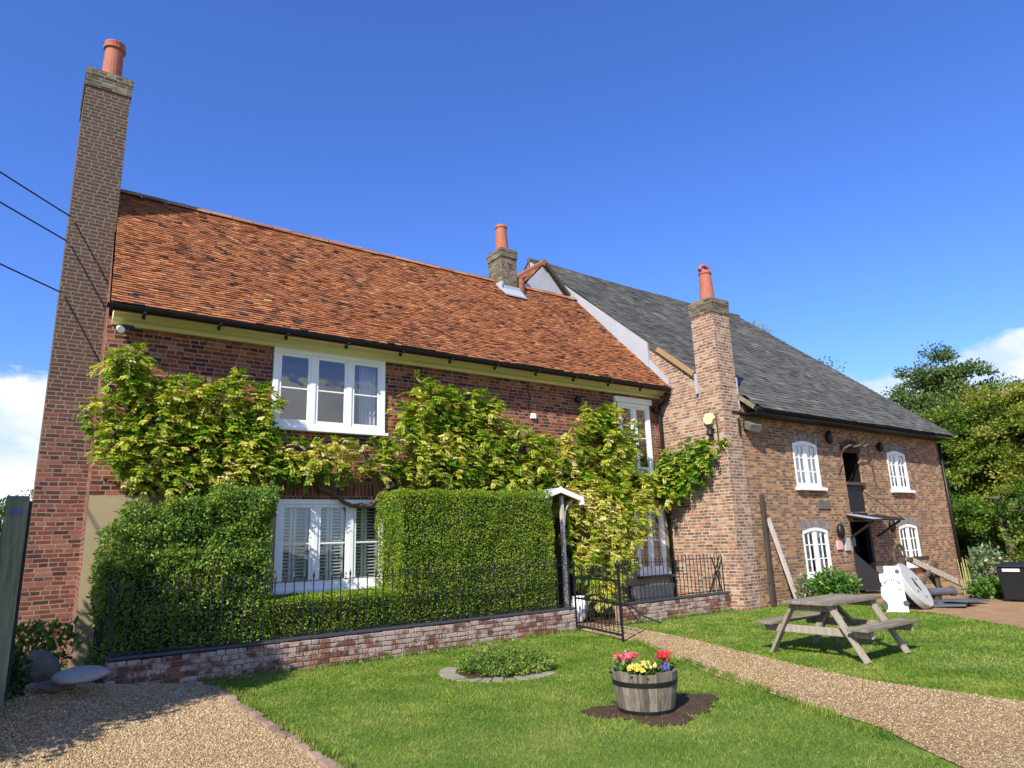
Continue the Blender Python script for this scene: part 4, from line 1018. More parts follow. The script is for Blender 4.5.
def hedge(name, lbl, boxes, n, mat, leaf, rough, loc, cat='hedge', depth=.09):
    t = thing(name, lbl, cat, loc)
    C = []; N = []
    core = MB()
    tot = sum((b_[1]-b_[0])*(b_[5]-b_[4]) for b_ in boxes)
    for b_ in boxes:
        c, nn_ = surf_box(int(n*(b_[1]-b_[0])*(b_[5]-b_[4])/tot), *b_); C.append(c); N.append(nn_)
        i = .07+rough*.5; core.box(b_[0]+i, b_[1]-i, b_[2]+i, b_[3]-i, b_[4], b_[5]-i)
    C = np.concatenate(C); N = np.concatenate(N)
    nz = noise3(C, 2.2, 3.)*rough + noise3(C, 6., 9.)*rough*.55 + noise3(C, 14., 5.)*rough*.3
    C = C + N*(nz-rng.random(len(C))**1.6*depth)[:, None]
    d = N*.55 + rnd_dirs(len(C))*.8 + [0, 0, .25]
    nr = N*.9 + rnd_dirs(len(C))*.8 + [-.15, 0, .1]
    core.build('shade_core', MAT['hedge_core'], t)  # dark box core, shade between the leaves put into its colour
    leaf_obj('foliage', C, d, nr, leaf*(.7+.6*rng.random(len(C))), leaf*.55*(.7+.6*rng.random(len(C))), np.clip(rng.normal(.42, .17, len(C)), 0, 1), MAT[mat], t)
    return t


hedge('clipped_hedge', 'tall crisply clipped box-shaped green hedge left of the porch', [(5.40, 8.78, 10.72, 11.75, 0, 2.66)], 88000, 'hedge', .036, .06, (7, 11.2, 0))
hedge('low_hedge', 'low clipped hedge under the shuttered triple window', [(3.15, 5.42, 10.72, 11.6, 0, .98)], 20000, 'hedge', .038, .05, (4.2, 11.2, 0))
hedge('shaggy_hedge', 'tall shaggy mixed hedge with brownish leaves beside the tall end chimney', [(1.12, 3.22, 10.78, 11.85, 0, 1.75), (1.05, 3.24, 10.86, 11.85, .9, 2.1), (1.28, 3.25, 10.95, 11.85, 1.7, 2.36), (1.75, 3.27, 10.88, 11.85, 2.0, 2.52), (2.45, 3.27, 10.84, 11.85, 2.2, 2.68)], 78000, 'hedge_mix', .05, .17, (2.1, 11.2, 0), depth=.12)

# ------------------------------------------------------------------ wisteria
def spray_leaves(orig, out, n_leaf, Lr, nl, wleaf, droop):
    """pinnate leaves: each has 2*nl leaflets along a drooping midrib"""
    Cs = []; Ds = []; Ns = []; T = []; SZ = []
    for o, q in zip(orig, out):
        base = rng.normal(0, .17)
        for _ in range(n_leaf):
            d = Vector(q)+Vector(rng.normal(size=3))*.75; d.normalize()
            L = Lr*(.7+.6*rng.random()); side = d.cross(Vector((0, 0, 1)))
            if side.length < .1: side = Vector((1, 0, 0))
            side.normalize(); p = Vector(o)
            tt = base+rng.normal(.42, .12)
            for k in range(nl):
                s = (k+.5)/nl
                pp = p + d*L*s + Vector((0, 0, -droop*L*s*s))
                tang = (d + Vector((0, 0, -2*droop*s))).normalized()
                upn = side.cross(tang)
                for sg in (-1, 1):
                    Cs.append(pp); Ds.append(side*sg*.85+tang*.55+Vector((0, 0, -.25))); Ns.append(upn+Vector(rng.normal(size=3))*.35); T.append(tt+rng.normal(0, .05)); SZ.append(wleaf*(.75+.5*rng.random())*(1-.35*abs(s-.5)))
    return np.array(Cs), np.array(Ds), np.array(Ns), np.array(T), np.array(SZ)


PA = [(.74, 4.35), (.95, 4.75), (1.15, 4.86), (1.40, 4.5), (1.75, 4.42), (2.08, 4.36), (2.4, 4.4), (2.75, 4.55), (3.1, 4.4), (3.38, 4.25), (3.42, 3.6), (4.3, 3.52), (4.86, 3.55), (5.3, 3.66), (5.25, 3.1), (4.88, 2.95), (4.3, 3.02), (3.6, 2.95), (3.11, 2.86), (2.5, 2.63), (1.92, 2.55), (1.34, 2.88), (.95, 3.2), (.72, 3.7), (.9, 3.95)]
PB = [(5.13, 3.5), (5.54, 3.95), (5.75, 4.1), (6.1, 4.55), (6.1, 4.88), (6.6, 4.95), (7.3, 4.78), (7.9, 4.75), (8.35, 4.6), (8.6, 4.25), (9.0, 4.05), (9.9, 3.95), (10.2, 4.15), (10.7, 4.75), (11.3, 4.95), (11.95, 4.7), (12.2, 4.1), (12.6, 3.5), (13.0, 3.2), (13.6, 3.5), (13.6, 2.7), (12.37, 2.55), (9.97, 2.6), (7.68, 2.9), (6.0, 2.95), (5.25, 2.95)]
PC = [(9.75, 2.8), (12.2, 2.8), (12.25, 2.1), (11.9, 1.4), (11.3, .7), (10.85, .25), (10.2, .3), (9.95, 1.0), (9.75, 1.7), (9.6, 2.3)]
PG = [(10.15, 3.75), (10.6, 3.95), (11.1, 3.85), (11.9, 3.7), (11.9, 2.55), (11.3, 2.75), (10.5, 3.15)]     # on the gable (y, z)


def lumps(poly, n, rmin=.12, rmax=.3):
    xs = [p[0] for p in poly]; zs = [p[1] for p in poly]; out = []; tries = 0
    while len(out) < n and tries < 6000:
        tries += 1
        x = min(xs)+rng.random()*(max(xs)-min(xs)); z = min(zs)+rng.random()*(max(zs)-min(zs))
        if not inpoly(np.array([x]), np.array([z]), poly)[0]: continue
        if any((x-a)**2+(z-b_)**2 < (.11)**2 for a, b_, _ in out): continue
        out.append((x, z, rmin+rng.random()*(rmax-rmin)))
    return out


wis = thing('wisteria', 'sprawling yellow-green climber trained across the cottage front', 'climber', (10.9, 11.9, 0))
O = []; Q = []
for poly, n, yb, dep in ((PA, 165, 11.93, .44), (PB, 270, 11.93, .62), (PC, 112, 11.72, .72)):
    for x, z, r_ in lumps(poly, n):
        cy = yb-.06-rng.random()*dep*.45
        # fewer sprays near the windows
        for _ in range(int(4+r_*20)):
            d = rng.normal(size=3); d[1] = -abs(d[1])*1.1; d[2] += .35; d /= np.linalg.norm(d)
            p = (x+d[0]*r_*.75, cy+d[1]*r_*.8, z+d[2]*r_*.75)
            if 4.75 < p[0] < 5.35 and rng.random() < .72: continue
            if W_UP[0]-.02 < p[0] < W_UP[1]+.02 and p[2] > W_UP[2]-.12: continue
            if p[0] > 12.38 and p[2] > 3.32 and p[0] < 13.1: continue
            O.append(p); Q.append(d+np.array([0, -.35, -.05]))
for y, z, r_ in lumps(PG, 60, .1, .24):
    for _ in range(int(4+r_*16)):
        d = rng.normal(size=3); d[0] = -abs(d[0])*1.1; d[2] += .35; d /= np.linalg.norm(d)
        O.append((13.66-.05-rng.random()*.22+d[0]*r_*.8, y+d[1]*r_*.75, z+d[2]*r_*.75)); Q.append(d+np.array([-.35, -.1, -.05]))
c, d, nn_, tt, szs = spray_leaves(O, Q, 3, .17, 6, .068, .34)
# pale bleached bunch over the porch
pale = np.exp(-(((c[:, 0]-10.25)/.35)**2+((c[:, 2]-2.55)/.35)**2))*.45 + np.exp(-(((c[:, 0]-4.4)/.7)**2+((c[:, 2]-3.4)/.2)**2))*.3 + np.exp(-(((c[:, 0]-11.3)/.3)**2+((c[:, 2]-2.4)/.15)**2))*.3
leaf_obj('foliage', c, d, nn_, szs, szs*.5, np.clip(tt+pale+.07+.6*(np.where(c[:, 0] > 13.2, 0, np.clip(11.93-c[:, 1], 0, .7))-.28), 0, 1), MAT['wist'], wis, fold=.1)  # leaves nearer the wall tinted deeper green, imitating inner shade
b = MB()
def stem(pts, r0_, r1_):
    P = []; n = len(pts)
    for i in range(n-1):
        for k in range(4):
            s = k/4; p = Vector(pts[i]).lerp(Vector(pts[i+1]), s); P.append(p+Vector(rng.normal(size=3))*.012)
    P.append(Vector(pts[-1])); b.tube(P, [r0_+(r1_-r0_)*i/(len(P)-1) for i in range(len(P))], 7)
stem([(10.9, 11.8, 0), (10.85, 11.75, .8), (10.95, 11.78, 1.6), (10.7, 11.8, 2.4), (10.6, 11.85, 3.2)], .085, .06)
stem([(10.7, 11.85, 2.6), (9.4, 11.86, 3.1), (8, 11.88, 3.2), (6.5, 11.88, 3.15), (5.6, 11.85, 2.75), (5.3, 11.83, 2.45), (4.95, 11.83, 2.46), (4.4, 11.84, 2.75), (3.9, 11.86, 3.1), (2.6, 11.88, 3.3), (1.2, 11.88, 3.7)], .055, .03)
stem([(10.7, 11.85, 2.9), (11.8, 11.87, 2.95), (13.0, 11.88, 2.95), (13.55, 11.7, 3.0), (13.6, 11.0, 3.3), (13.6, 10.4, 3.5)], .04, .015)
stem([(10.6, 11.85, 3.2), (11.0, 11.87, 4.0), (11.2, 11.88, 4.6)], .035, .015)
stem([(8, 11.88, 3.2), (7.4, 11.88, 4.0), (6.6, 11.88, 4.6)], .03, .012)
stem([(2.6, 11.88, 3.3), (2.0, 11.88, 3.9), (1.2, 11.88, 4.4)], .03, .012)
b.build('stem', MAT['bark'], wis, smooth=True)

# ------------------------------------------------------------------ pots by the door
t = thing('white_pot', 'round white glazed pot standing behind the open iron gate', 'pot', (9.75, 11.2, 0))
b = MB(); b.lathe((9.75, 11.2, .05), [(.09, 0), (.15, .1), (.185, .25), (.17, .4), (.13, .47), (.15, .5), (.12, .5), (.11, .44)], 18, False); b.build('body', MAT['white'], t, smooth=True)
b = MB(); b.lathe((9.75, 11.2, .48), [(.001, 0), (.125, 0)], 12); b.build('soil', MAT['soil'], t)
t = thing('trough_planter', 'dark grey trough on the ground beneath the narrow shuttered window', 'planter', (12.3, 11.5, 0))
b = MB(); b.hexa([(11.7, 11.3, .3), (12.8, 11.3, .3), (12.8, 11.62, .3), (11.7, 11.62, .3), (11.64, 11.26, .62), (12.86, 11.26, .62), (12.86, 11.66, .62), (11.64, 11.66, .62)]); b.build('body', MAT['slatepile'], t)
b = MB(); b.box(11.75, 11.9, 11.35, 11.6, 0, .3); b.box(12.6, 12.75, 11.35, 11.6, 0, .3); b.build('foot', MAT['stone'], t)

# ------------------------------------------------------------------ picnic table
pt_ = thing('picnic_table', 'weathered wooden picnic table with attached benches on the lawn', 'picnic table', (9.75, 5.6, 0))
TX0, TX1, TYC = 9.06, 10.44, 5.6
def slab(x0, x1, y0, y1, z0, z1, nm, mat='wood_grey'):
    b = MB(); m_ = Matrix.Translation(((x0+x1)/2, (y0+y1)/2, (z0+z1)/2)) @ Matrix.Rotation(random.gauss(0, .004), 4, 'Z') @ Matrix.Rotation(random.gauss(0, .004), 4, 'X')
    hx, hy, hz = (x1-x0)/2, (y1-y0)/2, (z1-z0)/2
    b.box(-hx, hx, -hy, hy, -hz, hz, m=m_); return b.build(nm, MAT[mat], pt_, bevel=.008)
for i in range(5): slab(TX0+random.gauss(0, .008), TX1+random.gauss(0, .008), TYC-.375+i*.151, TYC-.375+i*.151+.143, .705, .75, 'top_plank')
for s in (-1, 1):
    for i in range(2): slab(TX0-.03+random.gauss(0, .008), TX1+.03, TYC+s*.70-.14+i*.143, TYC+s*.70-.14+i*.143+.137, .405, .45, 'bench_plank')
for x in (9.2, 10.30):
    for s in (-1, 1):
        b = MB(); b.bar((x, TYC+s*.27, .705), (x, TYC+s*.70, 0), .045, .115, (1, 0, 0)); 
        o = b.build('leg', MAT['wood_leg'], pt_, bevel=.006)
    b = MB(); b.box(x+.024, x+.066, TYC-.80, TYC+.80, .30, .404); b.build('seat_bearer', MAT['wood_leg'], pt_, bevel=.006)
    b = MB(); b.box(x+.024, x+.066, TYC-.34, TYC+.34, .61, .704); b.build('top_bearer', MAT['wood_leg'], pt_, bevel=.006)
for s in (-1, 1):
    xx = 9.245 if s < 0 else 10.28
    b = MB(); b.bar((xx, TYC, .34), (9.71-s*-.05, TYC, .69), .04, .08, (0, 1, 0)); b.build('brace', MAT['wood_grey'], pt_)

# ------------------------------------------------------------------ barrel planter and flowers
BX, BY = 5.35, 5.19
t = thing('barrel_planter', 'weathered half barrel planter with black iron hoops on the lawn', 'planter', (BX, BY, 0))
b = MB(); n = 22
for i in range(n):
    a0, a1 = 2*PI*i/n+.006, 2*PI*(i+1)/n-.006; zt = .395+random.gauss(0, .006)
    for (z0, z1, r0_, r1_) in ((.0, .2, .272, .312), (.2, zt, .312, .335)):
        p = lambda a, r, z: (BX+r*math.cos(a), BY+r*math.sin(a), z)
        tt_ = i*.618 % 1
        b.hexa([p(a0, r0_, z0), p(a1, r0_, z0), p(a1, r0_-.028, z0), p(a0, r0_-.028, z0), p(a0, r1_, z1), p(a1, r1_, z1), p(a1, r1_-.028, z1), p(a0, r1_-.028, z1)], tt_)
b.build('staves', MAT['barrel'], t)
for z, r_, h in ((.275, .3255, .045), (.02, .2815, .035)):
    b = MB(); b.lathe((BX, BY, z), [(r_-.006, 0), (r_, 0), (r_+.008*h/.045, h), (r_-.004, h)], 40); b.build('hoop', MAT['iron'], t)
b = MB(); b.lathe((BX, BY, .335), [(.001, .03), (.2, .02), (.305, 0)], 20); b.build('soil', MAT['soil'], t, smooth=True)


def flower_plant(x, y, z, r, h, nleaf, petal, nfl, lbl, cat='flower', leafm='plant', fr=.03):
    t = thing('flowering_plant', lbl, cat, (x, y, z), 'flowers in the half barrel')
    c = np.stack([x+rng.normal(size=nleaf)*r*.45, y+rng.normal(size=nleaf)*r*.45, z+rng.random(nleaf)*h*.6], 1)
    leaf_obj('foliage', c, rnd_dirs(nleaf)*.7+[0, 0, .5], rnd_dirs(nleaf)*.5+[0, 0, 1], .06*(.6+.8*rng.random(nleaf)), .035, rng.random(nleaf), MAT[leafm], t)
    C = []; D = []; N = []
    for _ in range(nfl):
        p = np.array([x+np.clip(rng.normal(), -1.3, 1.3)*r*.5, y+np.clip(rng.normal(), -1.3, 1.3)*r*.5, z+h*(.7+.4*rng.random())]); q = rnd_dirs(1)[0]*.5+[-.3, -.5, .6]
        for k in range(7):
            a = rnd_dirs(1)[0]; a = a-q*(a@q)/(q@q); C.append(p); D.append(a*1.0+q*.5); N.append(q)
    leaf_obj('blooms', np.array(C), np.array(D), np.array(N), fr*1.1, fr, rng.random(len(C)), MAT[petal], t)
    return t


flower_plant(BX-.14, BY+.12, .36, .15, .17, 90, 'petal_pink', 26, 'bright pink cyclamen at the left back of the half barrel')
flower_plant(BX+.23, BY-.08, .36, .11, .16, 70, 'petal_red', 24, 'deep red cyclamen at the right edge of the half barrel')
flower_plant(BX-.17, BY-.10, .35, .13, .10, 90, 'petal_yel', 22, 'pale yellow pansies at the left front of the half barrel')
flower_plant(BX+.03, BY-.06, .35, .11, .10, 120, 'petal_yel', 10, 'green bushy plant with few yellow blooms in the middle of the half barrel')
flower_plant(BX+.09, BY-.2, .35, .06, .09, 70, 'petal_blue', 6, 'small blue pansy at the front of the half barrel')
b = MB(); pts = []
for i in range(90):
    a = 2*PI*i/90; k = 1+.16*math.sin(3*a+1)+.35*mnoise.noise(Vector((math.cos(a)*1.6, math.sin(a)*1.6, 4)))+.28*mnoise.noise(Vector((math.cos(a)*5, math.sin(a)*5, 9)))
    pts.append((5.42+.68*k*math.cos(a), 5.16+.55*k*math.sin(a)))
so_ = sheet('bare_soil', pts, .008, .2, MAT['soil'])

# round bed with stone edging
bx, by = 5.60, 8.12
t = thing('bed_edging', 'curved stone edging round the small shrub bed in the lawn', 'edging', (bx, by, 0))
for i in range(15):
    a = PI*.70+i*PI*1.0/15
    m_ = Matrix.Translation((bx+.74*math.cos(a), by+.70*math.sin(a), -.002)) @ Matrix.Rotation(a+random.gauss(0, .05), 4, 'Z') @ Matrix.Rotation(random.gauss(0, .04), 4, 'X')
    b = MB(); b.box(-.12, .12, -.07, .07, -.05, .014+random.random()*.012, m=m_); b.build('edging_stone', MAT['bedstone'], t, bevel=.018)
sheet('bed_soil', [(bx+.70*math.cos(a), by+.66*math.sin(a)) for a in [i*2*PI/24 for i in range(24)]], .014, .3, MAT['soil'])
nl = 9000
a = rng.random(nl)*2*PI; r_ = np.sqrt(rng.random(nl))*.66
hgt = .24*np.sqrt(np.clip(1-(r_/.72)**2, 0, 1))
c = np.stack([bx+.08+r_*np.cos(a), by-.02+r_*np.sin(a), hgt*(rng.random(nl)**.45)], 1); c[:, 2] = np.maximum(.01, c[:, 2]*(1+.7*noise3(c*np.array([1, 1, 0]), 4.5))+noise3(c, 9)*.05)
t = thing('low_shrub', 'low dark green shrub spreading in the round stone-edged bed', 'shrub', (bx, by, 0))
leaf_obj('foliage', c, rnd_dirs(nl)*.8+[0, 0, .5], rnd_dirs(nl)*.7+[0, 0, .7], .038*(.6+.8*rng.random(nl)), .02, np.clip(rng.normal(.38, .2, nl), 0, 1), MAT['hedge_mix'], t)
b = MB()
for i in range(14):
    aa = random.random()*6.28; rr_ = .2+.4*random.random(); b.tube([(bx+.05*math.cos(aa), by+.05*math.sin(aa), 0), (bx+rr_*math.cos(aa), by+rr_*math.sin(aa), .24)], [.012, .005], 5)
b.build('stem', MAT['bark'], t)

# ------------------------------------------------------------------ brick edging of the drive
edge = [(2.08, 10.22), (2.27, 9.7), (2.25, 8.0), (2.28, 6.5), (2.25, 5.6), (2.05, 4.4), (1.2, 2.5)]
t = thing('brick_edging', 'row of old bricks edging the lawn along the gravel drive', 'edging', (2.2, 8, 0))
first = None
for (p, q) in zip(edge, edge[1:]):
    L = math.dist(p, q); n = max(1, int(L/.235))
    for i in range(n):
        s = (i+.5)/n; ang = math.atan2(q[1]-p[1], q[0]-p[0])+random.gauss(0, .05)
        b = MB(); x, y = p[0]+(q[0]-p[0])*s, p[1]+(q[1]-p[1])*s
        m_ = Matrix.Translation((x+random.gauss(0, .01), y, float(gz(x, y))+.01+random.gauss(0, .006))) @ Matrix.Rotation(ang, 4, 'Z') @ Matrix.Rotation(random.gauss(0, .06), 4, 'X')
        b.box(-.108, .108, -.05, .05, -.05, .025, m=m_); b.build('edging_brick', MAT['kerb'], t, bevel=.012)

# ------------------------------------------------------------------ stones at the left corner
def stone(name, c, r, lbl, mat='stone', seed=0, amp=.25, cat='stone', rotm=None):
    b = MB(); b.rock((0, 0, 0), *r, seed=seed, amp=amp, n=30, m=20)
    o = b.build(name, MAT[mat], loc=(0, 0, 0), smooth=True); o.location = c
    if rotm: o.rotation_euler = rotm
    return tag(o, lbl, cat)


stone('flat_stone', (.80, 9.72, .38), (.285, .26, .08), 'flat round grey stone lying by the end of the low wall', mat='flat_stone', seed=2, amp=.08, rotm=(.1, -.03, 0))
stone('boulder', (.42, 10.75, .36), (.22, .22, .22), 'big shaded grey boulder at the foot of the tall end chimney', seed=5)
stone('stone_slab', (.58, 9.98, .26), (.22, .14, .045), 'thin tilted stone slab between the boulder and the flat round stone', seed=8, amp=.15, rotm=(.25, .1, .4))
nl = 500
c = np.stack([.42+rng.normal(size=nl)*.2, 11.2+rng.normal(size=nl)*.12, .3+rng.random(nl)*.55], 1)
tag(leaf_obj('fern', c, rnd_dirs(nl)*.6+[0, -.3, .5], rnd_dirs(nl)*.6+[0, -.3, .8], .12, .05, rng.random(nl), MAT['plant'], loc=(.42, 11.2, .3)), 'small green fern growing between boulder and tall end chimney', 'plant')

t = thing('timber_gate_post', 'thick green-grey timber post with round blue and white disc at left edge', 'gate post', (0.0, 9.5, 0))
b = MB(); b.box(-.115, .10, 9.42, 9.62, 0, 2.40); b.build('shaft', MAT['wood_post'], t, bevel=.012)
b = MB(); b.lathe((0, 0, 0), [(.001, .008), (.07, .008), (.075, 0)], 18); o = b.build('disc', MAT['boardw'], t); o.location = (-.005, -.083, 2.2); o.rotation_euler = (PI/2, 0, 0)
b = MB(); b.face([(.055*math.cos(i*PI/8), .055*math.sin(i*PI/8)+.004, .0095) for i in range(9)]); q = b.build('disc_mark', MAT['blue'], o, loc=(0, 0, 0), fixn=False); q.parent = o; q.location = (0, 0, 0)
b = MB(); b.box(.075, .135, 9.66, 9.72, .3, 2.36); b.build('post_shade_strip', MAT['black'], t)  # black strip in place of the post's shaded side
t = thing('field_gate', 'pale blue-grey barred gate behind the timber post at left edge', 'gate', (-1.6, 9.75, 0))
for z in (1.15, 1.5, 1.85): 
    b = MB(); b.box(-3.0, -.12, 9.72, 9.76, z, z+.11); b.build('rail', MAT['bluegrey'], t)
b = MB(); b.box(-.2, -.12, 9.7, 9.78, .5, 1.98); b.box(-3.0, -2.9, 9.7, 9.78, .4, 2.0); b.build('stile', MAT['bluegrey'], t)

# ------------------------------------------------------------------ things by the mill
b = MB(); b.bar((14.62, 9.86, 0), (14.82, 9.955, 2.62), .09, .10); tag(b.build('leaning_post', MAT['wood_dark'], loc=(14.62, 9.86, 0), bevel=.01), 'dark upright old post leaning at the mill corner', 'post')
b = MB(); b.bar((15.36, 9.66, 0), (14.98, 9.96, 2.05), .15, .035, (0, -1, 0)); tag(b.build('leaning_board', MAT['wood_pale'], loc=(15.36, 9.66, 0), bevel=.006), 'pale pinkish plank leaning on the mill wall beside the dark post', 'plank')


def bush(name, x, y, rx, ry, h, n, mat, leaf, lbl, cat='shrub', z0=0., stems=6, tmul=1., zmin=.15):
    t = thing(name, lbl, cat, (x, y, z0))
    u = rnd_dirs(n); rad = rng.random(n)**.35
    c = np.stack([x+u[:, 0]*rx*rad, y+u[:, 1]*ry*rad, z0+h*.5+u[:, 2]*h*.5*rad], 1)
    c += u*(noise3(c, 3./max(rx, .3))*.3*rx)[:, None]
    c[:, 2] = np.maximum(c[:, 2], z0+.01)
    leaf_obj('foliage', c, u*.6+rnd_dirs(n)*.8, u*.6+rnd_dirs(n)*.8+[0, 0, .4], leaf*(.6+.8*rng.random(n)), leaf*.5, np.clip(rng.random(n)*tmul, 0, 1), MAT[mat], t)
    b = MB()
    for i in range(stems):
        a = random.random()*6.28; b.tube([(x, y, z0), (x+rx*.5*math.cos(a), y+ry*.5*math.sin(a), z0+h*.75)], [.014, .006], 5)
    b.build('stem', MAT['bark'], t)
    return t


bush('green_shrub', 16.4, 9.35, .85, .4, .72, 2600, 'plant', .11, 'bushy bright green plant below the ground floor mill window behind the table')
bush('weed_clump', 15.45, 9.55, .2, .15, .75, 260, 'paleplant', .09, 'small yellowish weed at foot of the leaning pale plank', 'plant', stems=5)

# A-board with cow patches
sx, sy = 15.32, 7.42
fd = Vector((-.86, -.5, 0)).normalized(); rd = Vector((.5, -.86, 0)).normalized()*1.0   # face towards camera; rd: to the right in the picture
def SP(u, z, d=0.): return Vector((sx, sy, 0))+rd*u*.74+Vector((0, 0, z))+fd*(d+(.20-.20*z/.92))
t = thing('sign_board', 'white free standing sign board with black corner patches and red arched lettering', 'sign board', (sx, sy, 0))
prof = [(-.24, .0), (.33, .0), (.32, .14), (.30, .30), (.29, .90), (-.12, .92), (-.13, .84), (-.17, .78), (-.27, .76), (-.27, .60), (-.24, .58), (-.24, .50), (-.27, .48), (-.27, .28), (-.21, .22), (-.18, .12)]
for dd, nm in ((0, 'board'),):
    b = MB(); b.prism([SP(u, z) for u, z in prof], -fd*.025); b.build(nm, MAT['boardw'], t)
b = MB(); b.prism([SP(u, z, -.03) - fd*(.44*(1-z/.92)) for u, z in prof], -fd*.025); b.build('rear_board', MAT['boardw'], t)
def blob(cx, cz, rx, rz_, m, nm, dd=.004):
    b = MB(); b.prism([SP(cx+rx*math.cos(a), cz+rz_*math.sin(a), dd-.03) for a in [i*2*PI/14 for i in range(14)]], fd*.033); b.build(nm, MAT[m], t)
blob(-.20, .84, .075, .075, 'ink', 'patch'); blob(.20, .81, .06, .05, 'ink', 'patch'); blob(-.24, .13, .075, .10, 'plantdark', 'patch'); blob(.29, .17, .08, .06, 'ink', 'patch'); blob(.2, .45, .025, .025, 'ink', 'patch')
b = MB()
for i in range(9):
    a = PI*.86-PI*.72*i/8; cx, cz = .02+.21*math.cos(a), .53+.11*math.sin(a)
    b.prism([SP(cx-.017, cz-.03, .002), SP(cx+.017, cz-.03, .002), SP(cx+.02, cz+.032, .002), SP(cx-.014, cz+.032, .002)], fd*.003)
b.build('lettering', MAT['red'], t)
b = MB()
for i, (u, z) in enumerate(((-.1, .52), (-.06, .515), (-.02, .512), (.04, .513), (.09, .505), (.13, .5))): b.prism([SP(u-.012, z-.015, .002), SP(u+.012, z-.015, .002), SP(u+.012, z+.012, .002), SP(u-.012, z+.012, .002)], fd*.003)
b.build('small_lettering', MAT['ink'], t)

# millstone, leaning
n_ = (Vector((-.58, -.78, -.23))*.62 + Vector((.81, -.59, 0))*.62 + Vector((0, 0, 1))*.64).normalized()
R_ = .52
t = thing('millstone', 'large pale round millstone propped up beside the sign board', 'millstone', (16.2, 7.3, 0))
q = n_.to_track_quat('Z', 'Y').to_matrix().to_4x4()
cz = R_*math.sqrt(max(0, 1-n_.z**2))+.03
mt_ = Matrix.Translation((16.0, 7.27, cz)) @ q
b = MB(); pr = [(.075, -.10), (.075, .06), (R_-.02, .06), (R_, .04), (R_, -.08), (R_-.02, -.10), (.075, -.10)]
b.lathe((0, 0, 0), pr, 40); b.v = [tuple(mt_ @ Vector(p)) for p in b.v]; b.build('disc', MAT['mill_stone'], t)
b = MB(); b.box(-.02, .02, -.15, .15, .061, .075, m=mt_); 
for (px, py) in ((.22, .1), (-.2, -.15), (.05, -.3)): b.lathe((px, py, .055), [(.03, 0), (.03, .01), (.001, .01)], 8)
b.v[8:] = [tuple(mt_ @ Vector(p)) for p in b.v[8:]]; b.build('rynd', MAT['iron'], t)
stone('prop_stone', (16.55, 7.55, .17), (.32, .28, .2), 'rough brown stone propping up the leaning millstone', mat='bedstone', seed=3)
b = MB(); b.rock((0, 0, 0), .22, .16, .3, seed=4, amp=.1, n=14, m=8); o = b.build('stone_trough', MAT['mill_stone'], loc=(0, 0, 0), smooth=True); o.location = (17.6, 8.1, .34); tag(o, 'rounded pale grey stone standing just behind the millstone', 'stone')
b = MB(); b.tube([(17.35, 7.58, .24), (17.95, 7.34, .23)], .09, 14); b.tube([(17.95, 7.34, .23), (18.02, 7.31, .23)], .115, 14); tag(b.build('old_pipe', MAT['slatepile'], loc=(17.5, 7.5, .1)), 'thick dark grey pipe lying right of the millstone', 'pipe')
b = MB(); b.box(17.5, 17.7, 7.45, 7.62, 0, .14); tag(b.build('pipe_block', MAT['wood_dark'], loc=(17.6, 7.5, 0)), 'dark block under the thick grey pipe', 'block')
for i, (x, y, w_, l_) in enumerate(((16.6, 6.95, .5, .8), (17.1, 7.05, .6, .7), (17.45, 6.85, .5, .7), (16.9, 6.75, .5, .5))):
    b = MB(); m_ = Matrix.Translation((x, y, .03+.02*i)) @ Matrix.Rotation(.4*i+.3, 4, 'Z') @ Matrix.Rotation(.04*(i-1), 4, 'X')
    b.box(-w_/2, w_/2, -l_/2, l_/2, 0, .035, m=m_); tag(b.build('slate_slab', MAT['slatepile'], loc=(x, y, 0), bevel=.008), 'dark slate slab lying on the gravel beside the millstone', 'slab', 'slate slabs by the millstone')
# old timber machine
t = thing('farm_machine', 'derelict timber machine frame rusting against the far end of mill wall', 'old machine', (19.6, 8.3, 0))
for a, c, w_ in (((18.8, 8.6, .95), (20.0, 7.6, .1), .14), ((18.9, 8.8, 0), (18.9, 8.75, .95), .12), ((20.1, 8.4, 0), (19.3, 8.6, .95), .11), ((18.7, 8.5, .92), (20.3, 8.75, .9), .10), ((19.4, 8.2, 0), (19.4, 8.2, .8), .09), ((18.6, 8.4, .1), (19.4, 8.2, .85), .08)):
    b = MB(); b.bar(a, c, w_, w_); b.build('beam', MAT['wood_leg'] if w_ == .14 else MAT['wood_dark'], t, bevel=.01)
b = MB(); b.tube([(18.75+.3*math.cos(a), 8.75, 1.0+.3*math.sin(a)) for a in [i*2*PI/18 for i in range(19)]], .035, 6)
for a in range(4): b.tube([(18.75, 8.75, 1.0), (18.75+.3*math.cos(a*PI/2), 8.75, 1.0+.3*math.sin(a*PI/2))], .02, 5)
b.build('wheel', MAT['wood_dark'], t)
bush('leafy_plant', 19.2, 6.95, .65, .35, .42, 900, 'plant', .14, 'low bright green leafy clump growing left of the black bins', 'plant')
bush('hollyhock', 20.3, 7.3, .6, .4, 1.15, 1100, 'paleplant', .13, 'tall pale leafy hollyhock with faded pinkish blooms beside the bins', 'plant', stems=9)
t = thing('stake_plant', 'thin yellowish bare stalks rising between machine and hollyhock', 'plant', (19.6, 7.6, 0))
for i in range(5):
    b = MB(); x = 19.35+.12*i; b.tube([(x, 7.6, 0), (x+random.gauss(0, .05), 7.62, .75+.2*random.random())], [.016, .01], 5); b.build('stalk', plain('dry_stalk', (.35, .33, .10), .8), t)

